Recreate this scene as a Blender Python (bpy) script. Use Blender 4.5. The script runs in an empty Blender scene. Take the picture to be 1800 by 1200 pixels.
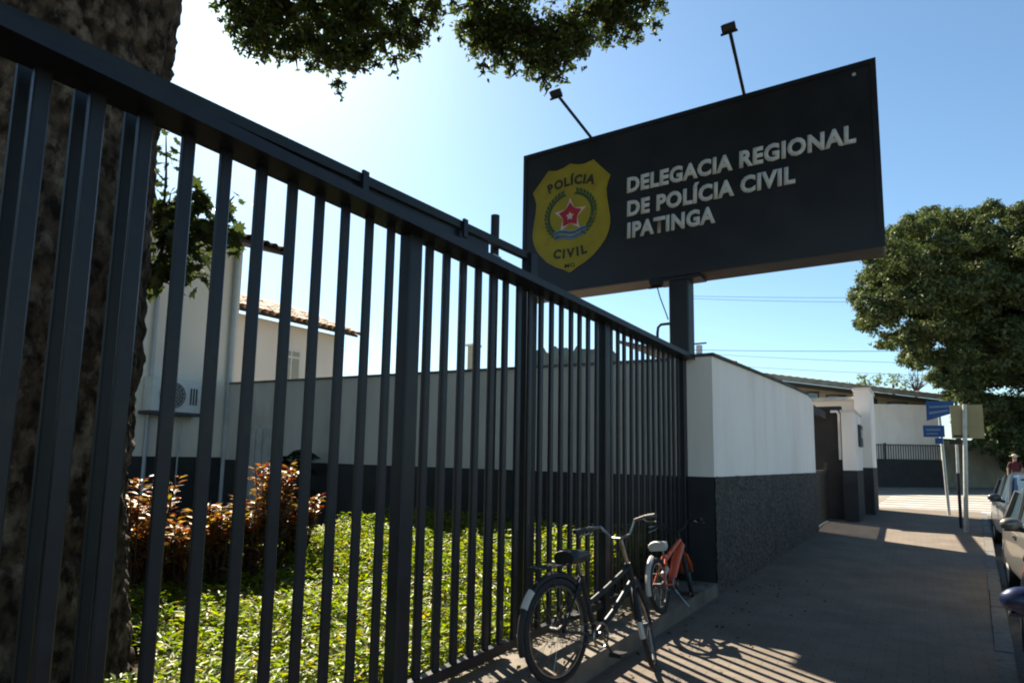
import bpy, bmesh, math, random
import numpy as np
from mathutils import Vector, Matrix, Euler, noise

random.seed(7)
rng = np.random.default_rng(11)
S = bpy.context.scene
COL = S.collection
R = math.radians
PI = math.pi

# ------------------------------------------------------------------ camera
cam_d = bpy.data.cameras.new('camera')
cam = bpy.data.objects.new('camera', cam_d)
COL.objects.link(cam)
cam_d.sensor_fit = 'HORIZONTAL'
cam_d.sensor_width = 36.0
cam_d.lens = 22.3
cam_d.shift_y = 0.0417
cam_d.clip_start = 0.05
cam_d.clip_end = 2000
# camera axes in the street's own frame (+Y runs along the railing, +X towards the road)
cam_right = Vector((0.845, 0.535, 0.017))
cam_down = Vector((-0.049, 0.109, -0.993))
cam_fwd = Vector((-0.533, 0.838, 0.118))
M3 = Matrix((cam_right, -cam_down, -cam_fwd)).transposed()
cam.matrix_world = Matrix.Translation((0, 0, 1.55)) @ M3.to_4x4()
S.camera = cam

# ------------------------------------------------------------------ light
SUN = Vector((-1.02, 0.66, 1.0)).normalized()      # towards the sun
elev = math.asin(SUN.z)
azim = math.atan2(SUN.x, SUN.y)
world = bpy.data.worlds.new('World')
S.world = world
world.use_nodes = True
wn = world.node_tree
wn.nodes.clear()
sky = wn.nodes.new('ShaderNodeTexSky')
sky.sky_type = 'NISHITA'
sky.sun_disc = False
sky.sun_elevation = elev
sky.sun_rotation = azim
sky.altitude = 250
sky.air_density = 1.0
sky.dust_density = 0.55
sky.ozone_density = 0.3
bg = wn.nodes.new('ShaderNodeBackground')
bg.inputs['Strength'].default_value = 0.05
wo = wn.nodes.new('ShaderNodeOutputWorld')
tint = wn.nodes.new('ShaderNodeMix')          # white balance of the whole sky
tint.data_type = 'RGBA'
tint.blend_type = 'MULTIPLY'
tint.inputs[0].default_value = 1.0
tint.inputs[7].default_value = (0.775, 0.965, 1.02, 1)
wn.links.new(sky.outputs[0], tint.inputs[6])
wn.links.new(tint.outputs[2], bg.inputs[0])
wn.links.new(bg.outputs[0], wo.inputs[0])
sun_d = bpy.data.lights.new('sun', 'SUN')
sun_d.energy = 5.0
sun_d.angle = R(0.53)
sun_d.color = (1.0, 0.90, 0.75)
sun = bpy.data.objects.new('sun', sun_d)
COL.objects.link(sun)
sun.rotation_euler = SUN.to_track_quat('Z', 'Y').to_euler()
sun.location = SUN * 60

S.view_settings.view_transform = 'Standard'
S.view_settings.look = 'None'
S.view_settings.exposure = 1.86
S.view_settings.gamma = 1.0
S.view_settings.use_curve_mapping = False
S.cycles.filter_width = 2.0
S.cycles.max_bounces = 7
S.cycles.transparent_max_bounces = 8
S.cycles.use_denoising = True
S.cycles.sample_clamp_indirect = 4.0

# ------------------------------------------------------------------ materials
MATS = {}


def nd(nt, t, **kw):
    n = nt.nodes.new(t)
    for k, v in kw.items():
        setattr(n, k, v)
    return n


def mat(name, col, rough=0.6, col2=None, scale=6.0, detail=6.0, contrast=(0.35, 0.65), bump=0.0, bscale=40.0,
        bdist=0.01, metal=0.0, spec=0.4, stretch=(1, 1, 1), col3=None, scale3=1.2, rv=0.0, kind='noise', coat=0.0, streak=0.0):
    m = bpy.data.materials.new(name)
    m.use_nodes = True
    nt = m.node_tree
    b = nt.nodes['Principled BSDF']
    b.inputs['Roughness'].default_value = rough
    b.inputs['Metallic'].default_value = metal
    b.inputs['Specular IOR Level'].default_value = spec
    b.inputs['Coat Weight'].default_value = coat
    tc = nd(nt, 'ShaderNodeTexCoord')
    mp = nd(nt, 'ShaderNodeMapping')
    mp.inputs['Scale'].default_value = stretch
    nt.links.new(tc.outputs['Object'], mp.inputs[0])
    if col2 is None:
        col2 = tuple(c * 0.8 for c in col)
    n1 = nd(nt, 'ShaderNodeTexNoise')
    n1.inputs['Scale'].default_value = scale
    n1.inputs['Detail'].default_value = detail
    nt.links.new(mp.outputs[0], n1.inputs['Vector'])
    r1 = nd(nt, 'ShaderNodeValToRGB')
    r1.color_ramp.elements[0].position = contrast[0]
    r1.color_ramp.elements[1].position = contrast[1]
    r1.color_ramp.elements[0].color = (*col2, 1)
    r1.color_ramp.elements[1].color = (*col, 1)
    nt.links.new(n1.outputs[0], r1.inputs[0])
    out = r1.outputs[0]
    if col3 is not None:
        n3 = nd(nt, 'ShaderNodeTexNoise')
        n3.inputs['Scale'].default_value = scale3
        n3.inputs['Detail'].default_value = 8
        n3.inputs['Roughness'].default_value = 0.65
        nt.links.new(mp.outputs[0], n3.inputs['Vector'])
        r3 = nd(nt, 'ShaderNodeValToRGB')
        r3.color_ramp.elements[0].position = 0.5
        r3.color_ramp.elements[1].position = 0.68
        nt.links.new(n3.outputs[0], r3.inputs[0])
        mx = nd(nt, 'ShaderNodeMix', data_type='RGBA')
        nt.links.new(r3.outputs[0], mx.inputs[0])
        nt.links.new(out, mx.inputs[6])
        mx.inputs[7].default_value = (*col3, 1)
        out = mx.outputs[2]
    if streak:          # rain streaks
        mp2 = nd(nt, 'ShaderNodeMapping')
        mp2.inputs['Scale'].default_value = (1, 1, 0.16)
        nt.links.new(tc.outputs['Object'], mp2.inputs[0])
        n4 = nd(nt, 'ShaderNodeTexNoise')
        n4.inputs['Scale'].default_value = 2.6
        n4.inputs['Detail'].default_value = 6
        nt.links.new(mp2.outputs[0], n4.inputs['Vector'])
        r4 = nd(nt, 'ShaderNodeValToRGB')
        r4.color_ramp.elements[0].position = 0.48
        r4.color_ramp.elements[1].position = 0.75
        r4.color_ramp.elements[0].color = (1, 1, 1, 1)
        q = 1 - streak
        r4.color_ramp.elements[1].color = (q, q * .98, q * .95, 1)
        nt.links.new(n4.outputs[0], r4.inputs[0])
        mx4 = nd(nt, 'ShaderNodeMix', data_type='RGBA', blend_type='MULTIPLY')
        mx4.inputs[0].default_value = 1.0
        nt.links.new(out, mx4.inputs[6])
        nt.links.new(r4.outputs[0], mx4.inputs[7])
        out = mx4.outputs[2]
    nt.links.new(out, b.inputs['Base Color'])
    if rv:
        rr = nd(nt, 'ShaderNodeMapRange')
        rr.inputs['To Min'].default_value = max(0.02, rough - rv)
        rr.inputs['To Max'].default_value = min(1, rough + rv)
        nt.links.new(n1.outputs[0], rr.inputs['Value'])
        nt.links.new(rr.outputs[0], b.inputs['Roughness'])
    if bump:
        if kind == 'voronoi':
            nb = nd(nt, 'ShaderNodeTexVoronoi')
        else:
            nb = nd(nt, 'ShaderNodeTexNoise')
            nb.inputs['Detail'].default_value = 5
        nb.inputs['Scale'].default_value = bscale
        nt.links.new(mp.outputs[0], nb.inputs['Vector'])
        bp = nd(nt, 'ShaderNodeBump')
        bp.inputs['Strength'].default_value = bump
        bp.inputs['Distance'].default_value = bdist
        nt.links.new(nb.outputs[0], bp.inputs['Height'])
        nt.links.new(bp.outputs[0], b.inputs['Normal'])
    MATS[name] = m
    return m


def leafmat(name, stops, trans=0.45, gloss=0.15, rough=0.35):
    """stops: list of colours picked at random for each leaf; thin leaves pass light"""
    m = bpy.data.materials.new(name)
    m.use_nodes = True
    nt = m.node_tree
    nt.nodes.clear()
    o = nd(nt, 'ShaderNodeOutputMaterial')
    g = nd(nt, 'ShaderNodeNewGeometry')
    r = nd(nt, 'ShaderNodeValToRGB')
    cr = r.color_ramp
    k = len(stops)
    cr.elements[0].color = (*stops[0], 1)
    cr.elements[1].color = (*stops[-1], 1)
    for i in range(1, k - 1):
        e = cr.elements.new(i / (k - 1))
        e.color = (*stops[i], 1)
    nt.links.new(g.outputs['Random Per Island'], r.inputs[0])
    d = nd(nt, 'ShaderNodeBsdfDiffuse')
    t = nd(nt, 'ShaderNodeBsdfTranslucent')
    gl = nd(nt, 'ShaderNodeBsdfGlossy')
    gl.inputs['Roughness'].default_value = rough
    gl.inputs['Color'].default_value = (0.6, 0.6, 0.55, 1)
    hs = nd(nt, 'ShaderNodeHueSaturation')
    hs.inputs['Saturation'].default_value = 1.15
    hs.inputs['Value'].default_value = 1.9
    nt.links.new(r.outputs[0], d.inputs[0])
    nt.links.new(r.outputs[0], hs.inputs['Color'])
    nt.links.new(hs.outputs[0], t.inputs[0])
    m1 = nd(nt, 'ShaderNodeMixShader')
    m1.inputs[0].default_value = trans
    nt.links.new(d.outputs[0], m1.inputs[1])
    nt.links.new(t.outputs[0], m1.inputs[2])
    m2 = nd(nt, 'ShaderNodeMixShader')
    m2.inputs[0].default_value = gloss * 0.3
    nt.links.new(m1.outputs[0], m2.inputs[1])
    nt.links.new(gl.outputs[0], m2.inputs[2])
    nt.links.new(m2.outputs[0], o.inputs[0])
    MATS[name] = m
    return m


def glassmat(name, tint, rough=0.05):
    m = mat(name, tint, rough, spec=0.8, scale=2)
    return m


mat('steel_black', (0.011, 0.0125, 0.019), 0.40, (0.007, 0.008, 0.012), 9, rv=0.1, bump=0.12, bscale=60, bdist=0.002, spec=0.32, col3=(0.017, 0.016, 0.016), scale3=5)
mat('steel_back', (0.016, 0.020, 0.021), 0.5, (0.009, 0.011, 0.012), 7, rv=0.1, spec=0.3)
mat('sign_face', (0.016, 0.0145, 0.019), 0.36, (0.012, 0.011, 0.0145), 2.2, rv=0.08, spec=0.4)
mat('sign_frame', (0.013, 0.013, 0.017), 0.4, (0.011, 0.012, 0.016), 6, rv=0.1)
mat('sign_under', (0.075, 0.055, 0.045), 0.6, (0.05, 0.038, 0.032), 5)
mat('letter_white', (0.60, 0.555, 0.515), 0.5, (0.52, 0.485, 0.45), 9)
mat('badge_yellow', (0.36, 0.27, 0.014), 0.5, (0.29, 0.215, 0.014), 3, spec=0.3)
mat('badge_dark', (0.035, 0.022, 0.012), 0.5)
mat('badge_red', (0.45, 0.012, 0.03), 0.5)
mat('badge_pink', (0.70, 0.50, 0.46), 0.5)
mat('badge_green', (0.035, 0.075, 0.018), 0.5)
mat('badge_blue', (0.035, 0.10, 0.24), 0.5)
mat('badge_blue_pale', (0.25, 0.34, 0.42), 0.5)
mat('badge_brown', (0.36, 0.20, 0.015), 0.5)
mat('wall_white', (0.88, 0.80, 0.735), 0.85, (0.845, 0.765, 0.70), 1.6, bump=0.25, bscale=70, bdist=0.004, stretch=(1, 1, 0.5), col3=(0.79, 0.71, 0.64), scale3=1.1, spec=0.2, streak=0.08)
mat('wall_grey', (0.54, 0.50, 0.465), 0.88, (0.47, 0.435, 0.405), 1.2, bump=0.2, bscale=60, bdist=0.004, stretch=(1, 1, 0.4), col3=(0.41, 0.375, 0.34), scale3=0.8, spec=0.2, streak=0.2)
mat('wall_building', (0.70, 0.635, 0.565), 0.85, (0.63, 0.57, 0.505), 1.0, bump=0.2, bscale=50, bdist=0.004, stretch=(1, 1, 0.5), spec=0.2)
mat('band_dark', (0.040, 0.039, 0.040), 0.85, (0.029, 0.029, 0.030), 2.5, bump=0.2, bscale=50, bdist=0.004, spec=0.25)
mat('band_rough', (0.118, 0.108, 0.097), 0.9, (0.030, 0.028, 0.026), 24, detail=4, contrast=(0.36, 0.62), bump=1.0, bscale=34, bdist=0.03, col3=(0.050, 0.049, 0.047), scale3=2.5, spec=0.2)
mat('coping', (0.11, 0.11, 0.10), 0.9, (0.055, 0.056, 0.052), 5, bump=0.5, bscale=25, bdist=0.01, spec=0.2)
mat('concrete', (0.20, 0.172, 0.138), 0.92, (0.145, 0.125, 0.10), 5, bump=0.5, bscale=60, bdist=0.006, col3=(0.11, 0.097, 0.08), scale3=2.2, spec=0.15)
mat('soil', (0.055, 0.035, 0.022), 0.95, (0.028, 0.018, 0.012), 8, bump=0.9, bscale=20, bdist=0.04, spec=0.1)
mat('asphalt', (0.105, 0.102, 0.098), 0.9, (0.07, 0.069, 0.068), 22, bump=0.5, bscale=120, bdist=0.004, spec=0.2)
mat('asphalt_pale', (0.22, 0.20, 0.165), 0.92, (0.17, 0.155, 0.13), 2, bump=0.4, bscale=90, bdist=0.004, spec=0.2)
mat('earth', (0.16, 0.14, 0.09), 0.95, (0.09, 0.09, 0.05), 0.6, spec=0.1)
mat('paint_white', (0.46, 0.45, 0.42), 0.8, (0.33, 0.32, 0.30), 3, spec=0.2)
mat('kerb_stone', (0.16, 0.148, 0.13), 0.9, (0.10, 0.094, 0.084), 12, bump=0.5, bscale=70, bdist=0.005, spec=0.2)
mat('bark', (0.082, 0.056, 0.038), 0.95, (0.018, 0.013, 0.010), 14, detail=10, contrast=(0.40, 0.62), bump=1.0, bscale=45, bdist=0.02, stretch=(1, 1, 0.7), col3=(0.19, 0.145, 0.105), scale3=8, spec=0.1)
mat('bark_thin', (0.07, 0.055, 0.04), 0.9, (0.03, 0.024, 0.018), 12, bump=0.5, bscale=40, bdist=0.01, stretch=(1, 1, 0.3))
mat('tile_clay', (0.42, 0.27, 0.15), 0.85, (0.28, 0.16, 0.09), 3, bump=0.3, bscale=40, bdist=0.01, col3=(0.5, 0.38, 0.25), scale3=0.8)
mat('tile_orange', (0.46, 0.19, 0.09), 0.85, (0.32, 0.12, 0.06), 5)
mat('tile_dark', (0.085, 0.05, 0.035), 0.9, (0.04, 0.025, 0.02), 3, bump=0.3, bscale=40, bdist=0.01)
mat('wood_dark', (0.05, 0.035, 0.025), 0.8, (0.03, 0.02, 0.015), 6, stretch=(1, 6, 1))
mat('plastic_white', (0.62, 0.62, 0.60), 0.5, (0.54, 0.54, 0.52), 4)
mat('pvc_grey', (0.40, 0.42, 0.44), 0.5, (0.33, 0.35, 0.37), 3)
mat('metal_pale', (0.45, 0.45, 0.43), 0.55, (0.36, 0.36, 0.34), 6)
mat('galvanised', (0.50, 0.50, 0.46), 0.5, (0.40, 0.40, 0.36), 14, metal=0.3)
mat('grille_dark', (0.06, 0.06, 0.065), 0.6)
mat('rubber', (0.018, 0.018, 0.018), 0.75, (0.012, 0.012, 0.012), 30, bump=0.3, bscale=90, bdist=0.002)
mat('chrome', (0.36, 0.35, 0.33), 0.28, (0.22, 0.21, 0.2), 20, metal=1.0)
mat('bike_black', (0.018, 0.018, 0.02), 0.5, (0.013, 0.013, 0.014), 8, coat=0.0, spec=.3)
mat('bike_orange', (0.58, 0.072, 0.006), 0.4, (0.46, 0.055, 0.005), 7, coat=0.15)
mat('bike_white', (0.5, 0.48, 0.44), 0.5)
mat('saddle_black', (0.02, 0.02, 0.02), 0.4)
mat('gate_iron', (0.060, 0.045, 0.034), 0.6, (0.034, 0.028, 0.022), 8)
mat('opening_dark', (0.028, 0.026, 0.028), 0.8, (0.02, 0.018, 0.02), 3)
mat('roof_fibre', (0.30, 0.28, 0.24), 0.9, (0.20, 0.19, 0.165), 3, bump=0.3, bscale=30, bdist=0.01)
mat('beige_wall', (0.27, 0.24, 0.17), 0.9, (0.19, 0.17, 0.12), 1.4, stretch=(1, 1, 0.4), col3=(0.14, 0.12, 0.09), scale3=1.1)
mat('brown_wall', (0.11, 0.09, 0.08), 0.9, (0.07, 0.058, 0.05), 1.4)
mat('sign_blue', (0.012, 0.075, 0.26), 0.45, (0.01, 0.06, 0.21), 5)
mat('sign_print', (0.16, 0.25, 0.36), 0.5)
mat('sign_back', (0.36, 0.285, 0.14), 0.55, (0.31, 0.245, 0.12), 4)
mat('car_silver', (0.20, 0.185, 0.155), 0.3, (0.18, 0.165, 0.14), 3, metal=0.55, coat=0.6)
mat('car_grey', (0.06, 0.066, 0.078), 0.28, (0.05, 0.055, 0.066), 3, metal=0.5, coat=0.6)
mat('car_blue', (0.006, 0.014, 0.055), 0.35, (0.005, 0.012, 0.048), 3, metal=0.2, coat=0.4)
mat('car_plastic', (0.02, 0.02, 0.021), 0.55)
glassmat('car_glass', (0.05, 0.085, 0.11), 0.06)
glassmat('window_glass', (0.30, 0.24, 0.13), 0.1)
mat('lamp_glass', (0.6, 0.6, 0.58), 0.1, spec=0.8)
mat('tail_red', (0.35, 0.012, 0.012), 0.2)
mat('skin', (0.30, 0.17, 0.11), 0.6)
mat('shirt_maroon', (0.055, 0.008, 0.018), 0.85)
mat('trouser', (0.04, 0.045, 0.06), 0.85)
mat('hat_white', (0.42, 0.41, 0.37), 0.8)
mat('hill_haze', (0.17, 0.175, 0.15), 0.95, (0.11, 0.12, 0.095), 0.25, bump=0.6, bscale=0.5, bdist=1.0, spec=0.1)  # distance haze put into the colour: green paled and greyed
mat('far_beige', (0.42, 0.37, 0.26), 0.9, (0.36, 0.31, 0.22), 1)
mat('wire', (0.05, 0.055, 0.065), 0.6)

leafmat('leaf_canopy', [(0.045, 0.066, 0.020), (0.065, 0.092, 0.024), (0.042, 0.060, 0.022), (0.10, 0.125, 0.026), (0.052, 0.072, 0.024), (0.09, 0.065, 0.035)], 0.34, 0.12)
leafmat('leaf_mango', [(0.036, 0.055, 0.020), (0.070, 0.092, 0.030), (0.046, 0.066, 0.024), (0.10, 0.110, 0.042), (0.055, 0.075, 0.026)], 0.25, 0.13, 0.5)
leafmat('leaf_far', [(0.06, 0.085, 0.022), (0.10, 0.125, 0.03), (0.13, 0.14, 0.035)], 0.35, 0.08)
leafmat('leaf_ground', [(0.062, 0.105, 0.010), (0.11, 0.155, 0.016), (0.165, 0.19, 0.022), (0.045, 0.082, 0.010), (0.13, 0.165, 0.024), (0.20, 0.155, 0.03)], 0.55, 0.14, 0.4)
leafmat('leaf_croton', [(0.16, 0.030, 0.018), (0.22, 0.13, 0.02), (0.10, 0.018, 0.02), (0.13, 0.12, 0.02), (0.24, 0.07, 0.02), (0.07, 0.018, 0.018), (0.28, 0.19, 0.05), (0.20, 0.08, 0.05)], 0.42, 0.28, 0.4)
leafmat('leaf_dry', [(0.09, 0.045, 0.018), (0.06, 0.026, 0.012), (0.13, 0.06, 0.02), (0.04, 0.018, 0.01)], 0.35, 0.05)
leafmat('leaf_sapling', [(0.030, 0.045, 0.016), (0.045, 0.060, 0.020), (0.06, 0.07, 0.022)], 0.22, 0.12)
leafmat('leaf_palm', [(0.02, 0.045, 0.018), (0.03, 0.06, 0.022)], 0.3, 0.12)


def paver_material():
    m = mat('paver', (0.188, 0.158, 0.126), 0.94, (0.155, 0.130, 0.104), 2.2, spec=0.08, col3=(0.135, 0.112, 0.09), scale3=0.9)
    nt = m.node_tree
    b = nt.nodes['Principled BSDF']
    base = b.inputs['Base Color'].links[0].from_socket
    tc = nd(nt, 'ShaderNodeTexCoord')
    br = nd(nt, 'ShaderNodeTexBrick')
    br.inputs['Scale'].default_value = 1.0
    br.inputs['Brick Width'].default_value = 0.20
    br.inputs['Row Height'].default_value = 0.10
    br.inputs['Mortar Size'].default_value = 0.006
    br.inputs['Mortar Smooth'].default_value = 0.4
    br.inputs['Color1'].default_value = (1, 1, 1, 1)
    br.inputs['Color2'].default_value = (0.94, 0.94, 0.95, 1)
    br.inputs['Mortar'].default_value = (0.74, 0.73, 0.72, 1)
    nt.links.new(tc.outputs['Object'], br.inputs['Vector'])
    mx = nd(nt, 'ShaderNodeMix', data_type='RGBA', blend_type='MULTIPLY')
    mx.inputs[0].default_value = 0.85
    nt.links.new(base, mx.inputs[6])
    nt.links.new(br.outputs['Color'], mx.inputs[7])
    nt.links.new(mx.outputs[2], b.inputs['Base Color'])
    nz = nd(nt, 'ShaderNodeTexNoise')
    nz.inputs['Scale'].default_value = 90
    nt.links.new(tc.outputs['Object'], nz.inputs['Vector'])
    ad = nd(nt, 'ShaderNodeMath', operation='MULTIPLY_ADD')
    ad.inputs[1].default_value = -0.9
    nt.links.new(br.outputs['Fac'], ad.inputs[0])
    nt.links.new(nz.outputs[0], ad.inputs[2])
    bp = nd(nt, 'ShaderNodeBump')
    bp.inputs['Strength'].default_value = 0.35
    bp.inputs['Distance'].default_value = 0.004
    nt.links.new(ad.outputs[0], bp.inputs['Height'])
    nt.links.new(bp.outputs[0], b.inputs['Normal'])


paver_material()


# ------------------------------------------------------------------ mesh helpers
class MB:
    def __init__(self):
        self.v, self.f = [], []

    def add(self, vs, fs):
        o = len(self.v)
        self.v += [tuple(p) for p in vs]
        self.f += [tuple(i + o for i in q) for q in fs]
        return self

    def box(self, x0, x1, y0, y1, z0, z1):
        if x0 > x1: x0, x1 = x1, x0
        if y0 > y1: y0, y1 = y1, y0
        if z0 > z1: z0, z1 = z1, z0
        vs = [(x0, y0, z0), (x1, y0, z0), (x1, y1, z0), (x0, y1, z0), (x0, y0, z1), (x1, y0, z1), (x1, y1, z1), (x0, y1, z1)]
        return self.add(vs, [(0, 3, 2, 1), (4, 5, 6, 7), (0, 1, 5, 4), (1, 2, 6, 5), (2, 3, 7, 6), (3, 0, 4, 7)])

    def hexa(self, bottom, top):
        """eight corners: bottom ring and top ring, both counter-clockwise from above"""
        return self.add(list(bottom) + list(top), [(3, 2, 1, 0), (4, 5, 6, 7), (0, 1, 5, 4), (1, 2, 6, 5), (2, 3, 7, 6), (3, 0, 4, 7)])

    def cbox(self, x0, x1, y0, y1, z0, z1, c):
        """vertical bar with chamfered edges"""
        p = [(x0 + c, y0), (x1 - c, y0), (x1, y0 + c), (x1, y1 - c), (x1 - c, y1), (x0 + c, y1), (x0, y1 - c), (x0, y0 + c)]
        n = 8
        self.add([(a, b, z0) for a, b in p] + [(a, b, z1) for a, b in p],
                 [tuple(range(n - 1, -1, -1)), tuple(range(n, 2 * n))] + [(i, (i + 1) % n, n + (i + 1) % n, n + i) for i in range(n)])
        return self

    def prism(self, poly, a0, a1, axis='x'):
        """2-D outline pushed along an axis"""
        def P(u, w, a):
            return (a, u, w) if axis == 'x' else ((u, a, w) if axis == 'y' else (u, w, a))
        n = len(poly)
        self.add([P(u, w, a0) for u, w in poly] + [P(u, w, a1) for u, w in poly],
                 [tuple(range(n - 1, -1, -1)), tuple(range(n, 2 * n))] + [(i, (i + 1) % n, n + (i + 1) % n, n + i) for i in range(n)])
        return self

    def tube(self, pts, r, n=8, caps=True):
        pts = [Vector(p) for p in pts]
        k = len(pts)
        rs = r if isinstance(r, (list, tuple)) else [r] * k
        t0 = (pts[1] - pts[0]).normalized()
        ref = Vector((0, 0, 1)) if abs(t0.z) < 0.9 else Vector((1, 0, 0))
        u = t0.cross(ref).normalized()
        vs = []
        for i in range(k):
            a = pts[max(0, i - 1)]
            b = pts[min(k - 1, i + 1)]
            t = (b - a).normalized()
            u = (u - t * u.dot(t)).normalized()
            w = t.cross(u)
            for j in range(n):
                q = 2 * PI * j / n
                vs.append(pts[i] + (u * math.cos(q) + w * math.sin(q)) * rs[i])
        fs = [(i * n + j, i * n + (j + 1) % n, (i + 1) * n + (j + 1) % n, (i + 1) * n + j) for i in range(k - 1) for j in range(n)]
        if caps:
            fs += [tuple(range(n - 1, -1, -1)), tuple((k - 1) * n + j for j in range(n))]
        return self.add(vs, fs)

    def ring(self, c, ax, ux, R0, r, n=36, m=8, a0=0.0, a1=2 * PI, sq=1.0):
        """torus (or arc of one) about axis ax"""
        c, ax, ux = Vector(c), Vector(ax).normalized(), Vector(ux).normalized()
        wx = ax.cross(ux)
        full = abs(a1 - a0 - 2 * PI) < 1e-6
        k = n if full else n + 1
        vs = []
        for i in range(k):
            a = a0 + (a1 - a0) * i / n
            d = ux * math.cos(a) + wx * math.sin(a)
            for j in range(m):
                b = 2 * PI * j / m
                vs.append(c + d * (R0 + r * math.cos(b)) + ax * (r * sq * math.sin(b)))
        fs = []
        for i in range(n):
            i2 = (i + 1) % k
            for j in range(m):
                fs.append((i * m + j, i2 * m + j, i2 * m + (j + 1) % m, i * m + (j + 1) % m))
        if not full:
            fs += [tuple(range(m)), tuple(n * m + j for j in range(m - 1, -1, -1))]
        return self.add(vs, fs)

    def disc(self, c, ax, r, h, n=24):
        c, ax = Vector(c), Vector(ax).normalized()
        return self.tube([c - ax * h / 2, c + ax * h / 2], r, n)

    def ball(self, c, r, n=12, m=8, sc=(1, 1, 1)):
        vs, fs = [], []
        for i in range(m + 1):
            a = PI * i / m
            for j in range(n):
                b = 2 * PI * j / n
                vs.append((c[0] + r * sc[0] * math.sin(a) * math.cos(b), c[1] + r * sc[1] * math.sin(a) * math.sin(b), c[2] + r * sc[2] * math.cos(a)))
        for i in range(m):
            for j in range(n):
                fs.append((i * n + j, (i + 1) * n + j, (i + 1) * n + (j + 1) % n, i * n + (j + 1) % n))
        return self.add(vs, fs)

    def mesh(self, name, m, smooth=False):
        me = bpy.data.meshes.new(name)
        me.from_pydata(self.v, [], self.f)
        me.update()
        if m:
            me.materials.append(MATS[m])
        if smooth:
            me.polygons.foreach_set('use_smooth', [True] * len(me.polygons))
            try:
                me.set_sharp_from_angle(angle=R(40))
            except Exception:
                pass
        return me

    def build(self, name, m, parent=None, smooth=False):
        return link(name, self.mesh(name, m, smooth), parent)


def wmat(o):
    """world matrix from the parent chain (no depsgraph update needed)"""
    mloc = Matrix.LocRotScale(o.location, o.rotation_euler, o.scale)
    if o.parent:
        return wmat(o.parent) @ o.matrix_parent_inverse @ mloc
    return mloc


def link(name, me, parent=None, keep=True):
    o = bpy.data.objects.new(name, me)
    COL.objects.link(o)
    if parent is not None:
        o.parent = parent
        if keep:
            o.matrix_parent_inverse = wmat(parent).inverted()
    return o


def tag(o, label, cat, group=None, kind=None):
    if label: o['label'] = label
    if cat: o['category'] = cat
    if group: o['group'] = group
    if kind: o['kind'] = kind
    return o


def thing(name, label, cat, loc=(0, 0, 0), group=None):
    o = bpy.data.objects.new(name, None)
    o.empty_display_size = 0.2
    COL.objects.link(o)
    o.location = loc
    return tag(o, label, cat, group)


def struct(o):
    o['kind'] = 'structure'
    return o


def at(o, loc, rot=(0, 0, 0), sc=(1, 1, 1)):
    o.location, o.rotation_euler, o.scale = loc, rot, sc
    return o


def leaf_mesh(name, m, pos, nrm, size, aspect=0.42, fold=0.25, tipdir=None, droop=0.0):
    """many small folded leaves (two triangles each) as one mesh"""
    pos = np.asarray(pos, float)
    N = len(pos)
    nrm = np.asarray(nrm, float)
    nrm = nrm / (np.linalg.norm(nrm, axis=1, keepdims=True) + 1e-9)
    if tipdir is None:
        t = rng.normal(size=(N, 3))
    else:
        t = np.asarray(tipdir, float) + rng.normal(size=(N, 3)) * 0.25
    t[:, 2] -= droop
    t -= nrm * (t * nrm).sum(1, keepdims=True)
    t /= np.linalg.norm(t, axis=1, keepdims=True) + 1e-9
    b = np.cross(nrm, t)
    s = (np.asarray(size, float) * np.ones(N))[:, None]
    base = pos - t * s * 0.5
    tip = pos + t * s * 0.5 - nrm * s * 0.12
    L = pos + b * s * aspect * 0.5 + nrm * s * fold * aspect * 0.5
    Rr = pos - b * s * aspect * 0.5 + nrm * s * fold * aspect * 0.5
    V = np.stack([base, L, tip, Rr], 1).reshape(-1, 3)
    i = np.arange(N) * 4
    F = np.stack([i, i + 2, i + 1, i, i + 3, i + 2], 1).reshape(-1)
    me = bpy.data.meshes.new(name)
    me.vertices.add(len(V))
    me.vertices.foreach_set('co', V.ravel())
    me.loops.add(len(F))
    me.loops.foreach_set('vertex_index', F)
    np_ = len(F) // 3
    me.polygons.add(np_)
    me.polygons.foreach_set('loop_start', np.arange(np_) * 3)
    me.polygons.foreach_set('loop_total', np.full(np_, 3))
    me.materials.append(MATS[m])
    me.update(calc_edges=True)
    return me


def puff_leaves(puffs, density, shell=0.55, up=0.5):
    """leaf positions and normals through ellipsoid puffs (cx,cy,cz,rx,ry,rz)"""
    P, Nn = [], []
    for c in puffs:
        k = max(6, int(density * (c[3] * c[4] * c[5]) ** (2 / 3)))
        d = rng.normal(size=(k, 3))
        d /= np.linalg.norm(d, axis=1, keepdims=True)
        r = shell + (1 - shell) * rng.random(k) ** 0.6
        r *= 1 + 0.16 * rng.normal(size=k)
        P.append(np.array(c[:3]) + d * r[:, None] * np.array(c[3:6]))
        n = d + rng.normal(size=(k, 3)) * 0.55
        n[:, 2] += up
        Nn.append(n)
    return np.concatenate(P), np.concatenate(Nn)


def ground_z(y):
    """the street is level beside the garden and climbs gently past the white wall"""
    return 0.016 * max(0.0, min(y, 60.0) - 7.8)


# ================================================================== SETTING
ys = [-60, -20, 0, 7.8, 14, 22, 30, 40, 50, 60, 90, 160, 320, 900]
g = MB()
xs = [-900, -300, -120, -60, -30, -13, -2.6, 1, 12, 40, 120, 400, 900]
vs = [(x, y, ground_z(y) - 0.20) for y in ys for x in xs]
n = len(xs)
g.add(vs, [(j * n + i, j * n + i + 1, (j + 1) * n + i + 1, (j + 1) * n + i) for j in range(len(ys) - 1) for i in range(n - 1)])
struct(g.build('ground', 'earth'))


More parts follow.
